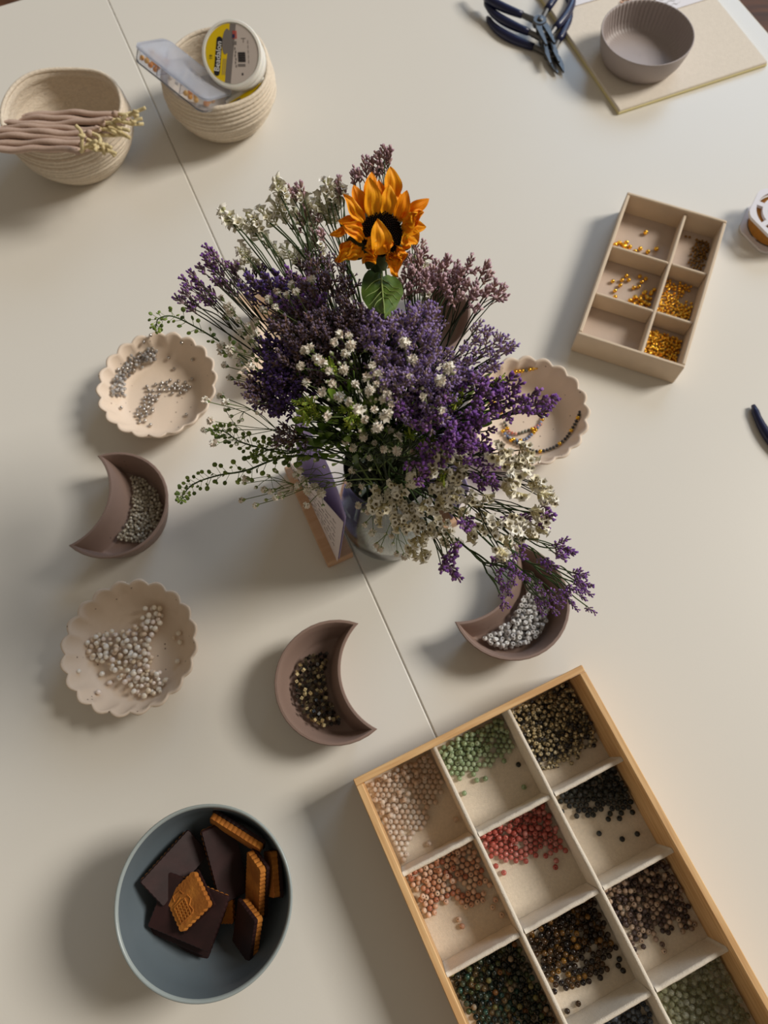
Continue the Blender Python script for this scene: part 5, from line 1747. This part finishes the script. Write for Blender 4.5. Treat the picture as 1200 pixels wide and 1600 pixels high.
spray('gypsophila sprig low in front of the vase mouth', [(568, 682), (585, 692), (610, 672), (622, 682), (635, 660), (552, 700), (600, 702), (540, 690), (578, 715), (620, 705)], PUFF, L=(.12, .14), **GY)
spray('gypsophila sprig hanging over the left cards', [(462, 742), (470, 735), (476, 750), (465, 758), (458, 765), (480, 768), (502, 770), (492, 760), (478, 790)], PUFF, L=(.105, .12), bow=.01, **GY)
spray('thin gypsophila twig left of the cards with tiny blossoms', [(412, 765), (422, 768), (438, 772), (378, 755), (384, 748), (430, 778), (376, 782), (398, 790)], BUD + [PUFF[2]], L=(.125, .14), bow=.01, **GY)
spray('gypsophila sprig hanging over the rim of the vase', [(545, 758), (560, 790), (566, 760), (585, 765), (550, 735), (570, 820), (582, 832), (590, 800), (575, 800)], PUFF, L=(.085, .105), bow=.012, **GY)
spray('lowest gypsophila twig drooping below the vase rim', [(588, 852), (594, 858), (614, 852), (620, 866), (632, 870), (612, 838), (640, 862)], BUD + [PUFF[2]], L=(.095, .11), bow=.006, **GY)
# -- cream statice
spray('cream statice sprig over the vase front', ell(620, 790, 40, 34, 20, 21), CREAM, 'flower_cluster', (.10, .125), stem=M_STEMD, bow=.014)
spray('cream statice sprig above the right card holder', ell(680, 765, 40, 32, 20, 22), CREAM, 'flower_cluster', (.115, .135), stem=M_STEMD, bow=.014)
spray('cream statice sprig drooping low in front of the vase', [(640, 830), (652, 845), (645, 862), (660, 842), (632, 818), (670, 830), (655, 825), (690, 820), (702, 848), (682, 835), (700, 832), (715, 850), (660, 868)], CREAM, 'flower_cluster', (.11, .128), stem=M_STEMD, bow=.01)
spray('cream statice sprig pointing at the bracelet dish', [(785, 700), (800, 712), (822, 702), (832, 714), (775, 712), (792, 725), (812, 722), (828, 726)], CREAM, 'flower_cluster', (.15, .165), stem=M_STEMD, bow=.012)
spray('cream statice sprig at the far right of the bouquet', [(845, 755), (856, 762), (850, 772), (862, 782), (835, 760), (812, 745), (818, 772), (800, 752), (790, 765)], CREAM, 'flower_cluster', (.15, .168), stem=M_STEMD, bow=.012)
spray('cream statice sprig above the drooping violet ones', [(838, 800), (852, 812), (845, 826), (820, 818), (830, 838), (808, 806), (800, 830), (792, 848), (785, 862), (772, 838), (810, 845), (790, 872), (770, 820)], CREAM, 'flower_cluster', (.145, .165), stem=M_STEMD, bow=.01)
spray('cream statice twig between the vase and the right side sprigs', [(745, 790), (760, 802), (722, 800), (735, 840), (752, 830), (738, 778), (765, 775), (712, 775)], CREAM, 'flower_cluster', (.125, .145), stem=M_STEMD, bow=.012)
spray('cream statice sprig under the violet column', ell(700, 725, 42, 22, 14, 25), CREAM, 'flower_cluster', (.125, .145), stem=M_STEMD, bow=.012)
# -- lime goldenrod
spray('lime green goldenrod sprig in the left middle', [(468, 628), (478, 640), (472, 652), (486, 630), (494, 645), (480, 655)], TUFT, 'ferny_tuft', (.15, .16), stem=M_STEML, name='goldenrod_sprig', r0=.0008)
spray('lime green goldenrod sprig in the centre under white blossoms', [(540, 640), (550, 652), (556, 640), (548, 662), (560, 655), (508, 572), (520, 576)], TUFT, 'ferny_tuft', (.15, .165), stem=M_STEML, name='goldenrod_sprig', r0=.0008)
spray('lime green goldenrod sprig peeping out over the bracelet dish', [(775, 598), (784, 603), (768, 606), (700, 620), (712, 632), (720, 612)], TUFT, 'ferny_tuft', (.145, .155), stem=M_STEML, name='goldenrod_sprig', r0=.0008)
spray('lime green goldenrod tips low above the cream statice', [(672, 690), (680, 700), (660, 695), (690, 745), (640, 680)], TUFT, 'ferny_tuft', (.13, .145), stem=M_STEML, name='goldenrod_sprig', r0=.0008)
# -- green foliage deep in the bouquet
SMALL = [leaf_mesh('leaf', .009, .0045, M_LEAF, .3), leaf_mesh('leaf', .012, .004, M_LEAF, .2), leaf_mesh('leaf', .007, .004, M_LEAF, .35)]
LF = dict(cat='foliage', name='leafy_sprig', r0=.0012, back=.010, outward=.2, scale=(.7, 1.1))
spray('leafy green sprig under the goldenrod at the left', ell(490, 660, 48, 34, 50, 31), SMALL, 'leaf', L=(.11, .145), stem=M_STEMG, **LF)
spray('small leaved green sprig between the white blossoms', ell(555, 640, 62, 42, 60, 41), SMALL, 'leaf', L=(.135, .16), cat='foliage', name='leafy_sprig', stem=M_STEMG, r0=.0009, back=.006, scale=(.8, 1.3))
spray('small leaved green sprig low over the vase mouth', ell(560, 695, 70, 32, 60, 42), SMALL, 'leaf', L=(.10, .135), cat='foliage', name='leafy_sprig', stem=M_STEMG, r0=.0009, back=.006, scale=(.8, 1.3))
spray('leafy green sprig in the shaded centre', ell(560, 665, 50, 40, 34, 32), LEAF, 'leaf', L=(.09, .14), stem=M_STEMG, **LF)
spray('leafy green sprig under the lilac limonium', ell(640, 655, 55, 45, 34, 33), LEAF, 'leaf', L=(.08, .13), stem=M_STEMG, **LF)
spray('leafy green sprig behind the faded limonium', ell(520, 560, 65, 45, 34, 34), LEAF, 'leaf', L=(.09, .135), stem=M_STEMD, **LF)
spray('leafy green sprig under the violet statice at the right', ell(715, 640, 48, 45, 28, 35), LEAF, 'leaf', L=(.10, .14), stem=M_STEMD, **LF)


# -- green cress with flat pods
mb = MB()
mb.tube([(0, 0, 0), (0, .0004, .0028), (0, .001, .0050)], [.00018, .00016, .00016], 4, cap=False)
mb.lathe([(.0002, 0), (.0011, .0006), (.0014, .0015), (.0010, .0025), (.0002, .0029)], 8)
for p in mb.v[15 - 3:]:
    p.y *= .35; p.z += .0049; p.y += .001
POD = mb.mesh('seed_pod', M_POD)


def cress(label, axis_px, L0, L1, n, dense=1.0):
    NSP[0] += 1
    rg = random.Random(NSP[0] * 31)
    foot = Vector((VX + rg.uniform(-.015, .015), VY + rg.uniform(-.015, .015), .012))
    neck = MOUTH + Vector((-.018, 0, 0))
    root = thing('cress_sprig', label, 'foliage', foot)
    k = len(axis_px)
    ctl = [shell(x, y, L0 + (L1 - L0) * i / (k - 1)) for i, (x, y) in enumerate(axis_px)]
    path = catmull([foot, foot.lerp(neck, .6), neck] + ctl, 8)
    mb = MB(); mb.tube([p - foot for p in path], [.0010 * (1 - .7 * i / len(path)) for i in range(len(path))], 5)
    mb.build('stem', M_STEMG, root)
    seg_ = path[16 + 8:] if len(path) > 40 else path[20:]
    for i in range(n):
        t = (i + rg.random()) / n
        j = min(len(seg_) - 2, int(t * (len(seg_) - 1)))
        f_ = t * (len(seg_) - 1) - j
        p = seg_[j].lerp(seg_[j + 1], f_); tan = (seg_[j + 1] - seg_[j]).normalized()
        sid = tan.orthogonal().normalized(); sid.rotate(Quaternion(tan, i * 2.4 + rg.uniform(-.3, .3)))
        d = (sid * .9 + tan * (.5 + .8 * max(0, t - .8) * 5)).normalized()
        o = link('seed_pod', POD, root, p - foot, d.to_track_quat('Z', 'Y')); s = rg.uniform(.9, 1.35) * (1.1 - .4 * t); o.scale = (s, s, s)
    # tight green tip
    for i in range(14):
        d = ((seg_[-1] - seg_[-2]).normalized() + Vector((rg.uniform(-1, 1), rg.uniform(-1, 1), rg.uniform(-1, 1))) * .9).normalized()
        o = link('seed_pod', POD, root, seg_[-1] - foot - d * .001, d.to_track_quat('Z', 'Y')); o.scale = (.5, .5, .6)


cress('green cress sprig arching furthest left above the silver bead dish', [(440, 620), (395, 570), (345, 535), (300, 508), (268, 494), (248, 498), (244, 508)], .10, .165, 46)
cress('green cress sprig curving furthest left below the silver bead dish', [(500, 715), (440, 715), (385, 735), (340, 743), (305, 755), (288, 770), (284, 780)], .09, .165, 70)
cress('green cress sprig with crowded pods above the lowest one', [(500, 700), (450, 708), (410, 700), (375, 690), (352, 675), (338, 672)], .09, .15, 70)
cress('green cress sprig crowded against the lilac cards', [(520, 690), (490, 700), (455, 705), (425, 702), (400, 712)], .08, .125, 60)

# ---------------------------------------------------------------- sunflower
SUNC = shell(596, 366, .185)
sd = (SUNC - CAMP).length * (ray(596, 366).dot(_F)) / 1.0
PXM = sd / FPX
sn = (-(ray(596, 366)) * .93 + Vector((.26, -.04, .18))).normalized()
sx = (R_ - sn * R_.dot(sn)).normalized(); sy = sn.cross(sx)
sfoot = Vector((VX + .006, VY - .008, .012))
sun = thing('sunflower', 'orange sunflower with a dark centre and one folded petal rising from the bouquet', 'sunflower', sfoot)
head_c = SUNC - sfoot
MS = Matrix((sx, sy, sn)).transposed().to_4x4(); MS.translation = head_c


def H(px, py, z=0): return MS @ Vector(((px - 596) * PXM, (366 - py) * PXM, z))


def petal_mat():
    m = mat('sunflower_petal', srgb(255, 160, 8), rough=.55, ramp=ramp('ff9e06', 'fb9604', 'ffa812'), spec=.25)
    nt = m.node_tree; b = nt.nodes['Principled BSDF']
    wv = nt.nodes.new('ShaderNodeTexNoise'); wv.inputs['Scale'].default_value = 1
    uv = nt.nodes.new('ShaderNodeAttribute'); uv.attribute_name = 'grain'
    mp = nt.nodes.new('ShaderNodeMapping'); mp.inputs['Scale'].default_value = (9, 1.2, 1)
    nt.links.new(uv.outputs['Vector'], mp.inputs[0]); nt.links.new(mp.outputs[0], wv.inputs['Vector'])
    bp = nt.nodes.new('ShaderNodeBump'); bp.inputs['Strength'].default_value = .5; bp.inputs['Distance'].default_value = .0012
    nt.links.new(wv.outputs['Fac'], bp.inputs['Height']); nt.links.new(bp.outputs[0], b.inputs['Normal'])
    b.inputs['Subsurface Weight'].default_value = .25; b.inputs['Subsurface Scale'].default_value = .002; b.inputs['Subsurface Radius'].default_value = (1, .45, .1)
    return m


M_PETAL = petal_mat()


def petal(b, t, w, zb=0, zt=.004, curl=0.0, cup=.25, crumple=0.0, seed=0, arch=.002, taper=.75):
    """b, t: base and tip in head pixels; w: greatest width in pixels"""
    rg = random.Random(seed)
    B, Tp = Vector((b[0] - 596, 366 - b[1], 0)) * PXM, Vector((t[0] - 596, 366 - t[1], 0)) * PXM
    B.z, Tp.z = zb, zt
    ax = Tp - B; L = ax.length; d = ax.normalized(); s = d.cross(Vector((0, 0, 1))).normalized(); up = s.cross(d)
    W = w * PXM / 2
    ni, nj = 12, 8; v, f, gr = [], [], []
    ph = [rg.random() * 6 for _ in range(4)]
    for i in range(ni + 1):
        u = i / ni
        prof = (math.sin(PI * min(1, (u * .90 + .10)) ** .9)) ** taper if u < 1 else 0
        prof = max(prof, .30 * (1 - u)) if u < .5 else prof
        ww = W * prof
        for j in range(nj + 1):
            k = j / nj * 2 - 1
            z = arch * math.sin(PI * u) + cup * ww * k * k + curl * L * u * u
            rip = .0005 * math.cos(k * 7) * math.sin(PI * min(1, u + .1))
            cr = crumple * (.0022 * math.sin(u * 11 + k * 3 + ph[0]) + .0016 * math.sin(k * 8 + u * 5 + ph[1]))
            sway = crumple * .0016 * math.sin(u * 9 + ph[2])
            v.append(MS @ (B + d * (L * u) + s * (ww * k + sway) + up * (z + rip + cr)))
            gr.append((k * .5, u, seed * .37))
    for i in range(ni):
        for j in range(nj):
            a = i * (nj + 1) + j; f.append((a, a + 1, a + nj + 2, a + nj + 1))
    me = mesh('ray_petal', v, f, M_PETAL)
    at = me.attributes.new('grain', 'FLOAT_VECTOR', 'POINT'); at.data.foreach_set('vector', [c for g in gr for c in g])
    o = link('ray_petal', me, sun)
    return o


zq = lambda x, y: (500 + x / 6.153, 250 + y / 6.153)     # zoomed notes to pixels
PET = [  # base, tip, width, zb, zt, curl, crumple
    ((700, 400), (665, 118), 150, .0, .002, .05, .1), ((470, 420), (492, 168), 120, -.001, .001, .05, .1), ((590, 480), (556, 235), 100, -.001, .002, .0, .1),
    ((500, 565), (455, 232), 150, .0015, .006, .1, .15), ((630, 545), (640, 282), 140, .0015, .005, .1, .15), ((400, 540), (310, 290), 130, .0, .003, .1, .1),
    ((740, 590), (815, 325), 130, .001, .005, .1, .1), ((400, 620), (200, 375), 105, .001, .005, .1, .25), ((830, 530), (1055, 388), 105, -.001, .002, .0, .1),
    ((800, 600), (985, 520), 120, .001, .006, .2, .5), ((790, 660), (1018, 640), 130, .0, .004, .1, .2), ((810, 690), (940, 800), 165, .001, .003, .0, .25),
    ((800, 620), (905, 520), 100, .003, .008, .3, .6), ((400, 690), (190, 640), 95, .002, .006, .0, .2), ((400, 770), (185, 640), 100, .0025, .006, -.05, .2),
    ((330, 640), (165, 600), 110, .0, .002, .0, .2), ((260, 680), (88, 738), 70, -.001, -.001, .0, .2), ((370, 850), (145, 960), 110, .0, .0, -.2, .6),
    ((400, 860), (220, 910), 95, .001, .002, -.1, .5), ((290, 780), (150, 975), 95, .0, -.002, -.2, .6),
    ((560, 905), (510, 592), 175, .0062, .0095, .05, .2), ((590, 880), (655, 770), 70, .006, .009, .2, .5),
    ((470, 800), (400, 790), 80, .004, .007, .4, .9), ((540, 890), (395, 975), 95, .002, .002, -.2, .8), ((520, 860), (420, 880), 90, .004, .005, .2, .9),
    ((660, 880), (745, 1115), 110, .002, .001, -.1, .5), ((720, 850), (800, 985), 95, .002, .002, -.1, .9), ((690, 900), (615, 930), 70, .003, .002, .0, .8),
    ((800, 850), (765, 715), 75, .004, .009, .3, .7), ((740, 900), (700, 830), 75, .005, .008, .3, .9), ((640, 930), (700, 1020), 90, .002, .000, -.1, .7),
    ((560, 520), (600, 300), 110, -.002, .0, .0, .1), ((420, 480), (400, 330), 90, -.002, .0, .0, .1), ((780, 500), (760, 330), 90, -.002, .0, .0, .1)]
for i, (b, t, w, zb, zt, cu, cr) in enumerate(PET):
    petal(zq(*b), zq(*t), w * 1.16 / 6.153, zb, zt, cu * .4, .22, cr, i + 1)
# dark disc of tiny florets
M_DISC = mat('dark_brown_disc', srgb(36, 22, 16), rough=.8, ramp=ramp('24160f', '2e1c12', '1a100c'), var=.3, vscale=900, spec=.2)
mb = MB(); DR = 33 * PXM
for i in range(330):
    r = DR * math.sqrt((i + .5) / 330); a = i * 2.39996
    z = .0045 - .003 * (r / DR) ** 2
    c = Vector((r * math.cos(a), r * math.sin(a), z)); n0 = len(mb.v)
    mb.lathe([(.00055, -.002), (.0006, .0), (.0003, .0012), (.00005, .0014)], 5)
    for p in mb.v[n0:]: p += c
n0 = len(mb.v)
mb.lathe([(.0001, .0035), (DR * .5, .003), (DR * .9, .0015), (DR, .0), (DR * .9, -.003), (.0001, -.004)], 24)
mb.xf(MS); tag(mb.build('disc_florets', M_DISC, sun), kind='stuff')
# sepals, leaf and stem
M_SEPAL = mat('sunflower_sepal', srgb(64, 74, 32), rough=.65, var=.3, vscale=150)
for i in range(12):
    a = i * PI / 6 + .2
    sp_ = leaf_mesh('sepal', .0125, .0075, M_SEPAL, .2)
    d = (sx * math.cos(a) + sy * math.sin(a) - sn * .25).normalized()
    link('sepal', sp_, sun, head_c - sn * .004 + d * .006, Matrix((d.cross(sn).normalized(), -sn, d)).transposed().to_quaternion())
lb_, lt_ = SUNC + R_ * (8 * PXM) - U_ * (62 * PXM) - sn * .012, shell(601, 503, .172)
lat = (lt_ - lb_); LL = lat.length; lat.normalize(); lside = R_ - lat * R_.dot(lat); lside.normalize(); lup = lside.cross(lat)
M_SLEAF = mat('sunflower_leaf', srgb(82, 104, 28), rough=.5, col2=srgb(56, 80, 22), vscale=70, bump=.3, bscale=260, spec=.4)
M_VEIN = mat('leaf_vein', srgb(140, 158, 90), rough=.6, var=.1)
ni, nj = 16, 12; v, f = [], []


def leaf_pt(u, k):
    w = .0112 * (math.sin(PI * (u * .93 + .07) ** .62)) ** .85 if u < 1 else 0
    z = .0016 * math.sin(u * 6 + k * 2) + .28 * w * abs(k) - .003 * u * u + .0007 * math.sin(k * 9 + u * 14)
    heart = -.005 * abs(k) * max(0, 1 - u * 4)
    return lb_ - sfoot + lat * (LL * u + heart) + lside * (w * k) + lup * z


for i in range(ni + 1):
    for j in range(nj + 1): v.append(leaf_pt(i / ni, j / nj * 2 - 1))
for i in range(ni):
    for j in range(nj):
        a = i * (nj + 1) + j; f.append((a, a + 1, a + nj + 2, a + nj + 1))
lf = link('leaf', mesh('leaf', v, f, M_SLEAF), sun)
mb = MB()
mb.tube([leaf_pt(i / 12, 0) - lup * .0003 for i in range(13)], [.0006 - .0004 * i / 12 for i in range(13)], 5)
for u0 in (.06, .2, .36, .52):
    for s_ in (-1, 1):
        mb.tube([leaf_pt(u0 + .22 * t, s_ * .9 * t) - lup * .0003 for t in (0, .2, .4, .6, .8, 1)], [.00032, .0003, .00026, .0002, .00016, .0001], 4)
mb.build('vein', M_VEIN, lf)
mb = MB()
mb.tube(catmull([Vector((0, 0, 0)), Vector((0, .004, .06)), MOUTH + Vector((.004, .012, 0)) - sfoot, (MOUTH - sfoot).lerp(head_c, .55) - U_ * .012 , head_c - sn * .012 - U_ * .004, head_c - sn * .002], 6), [.0028] * 24 + [.0026] * 6 + [.004], 8)
mb.build('stem', M_STEMG, sun)
mb = MB(); mb.tube(catmull([head_c - sn * .018 - U_ * .006, head_c - sn * .020 - U_ * .02, lb_ - sfoot], 4), .0009, 6); mb.build('leaf_stalk', M_STEMG, sun)
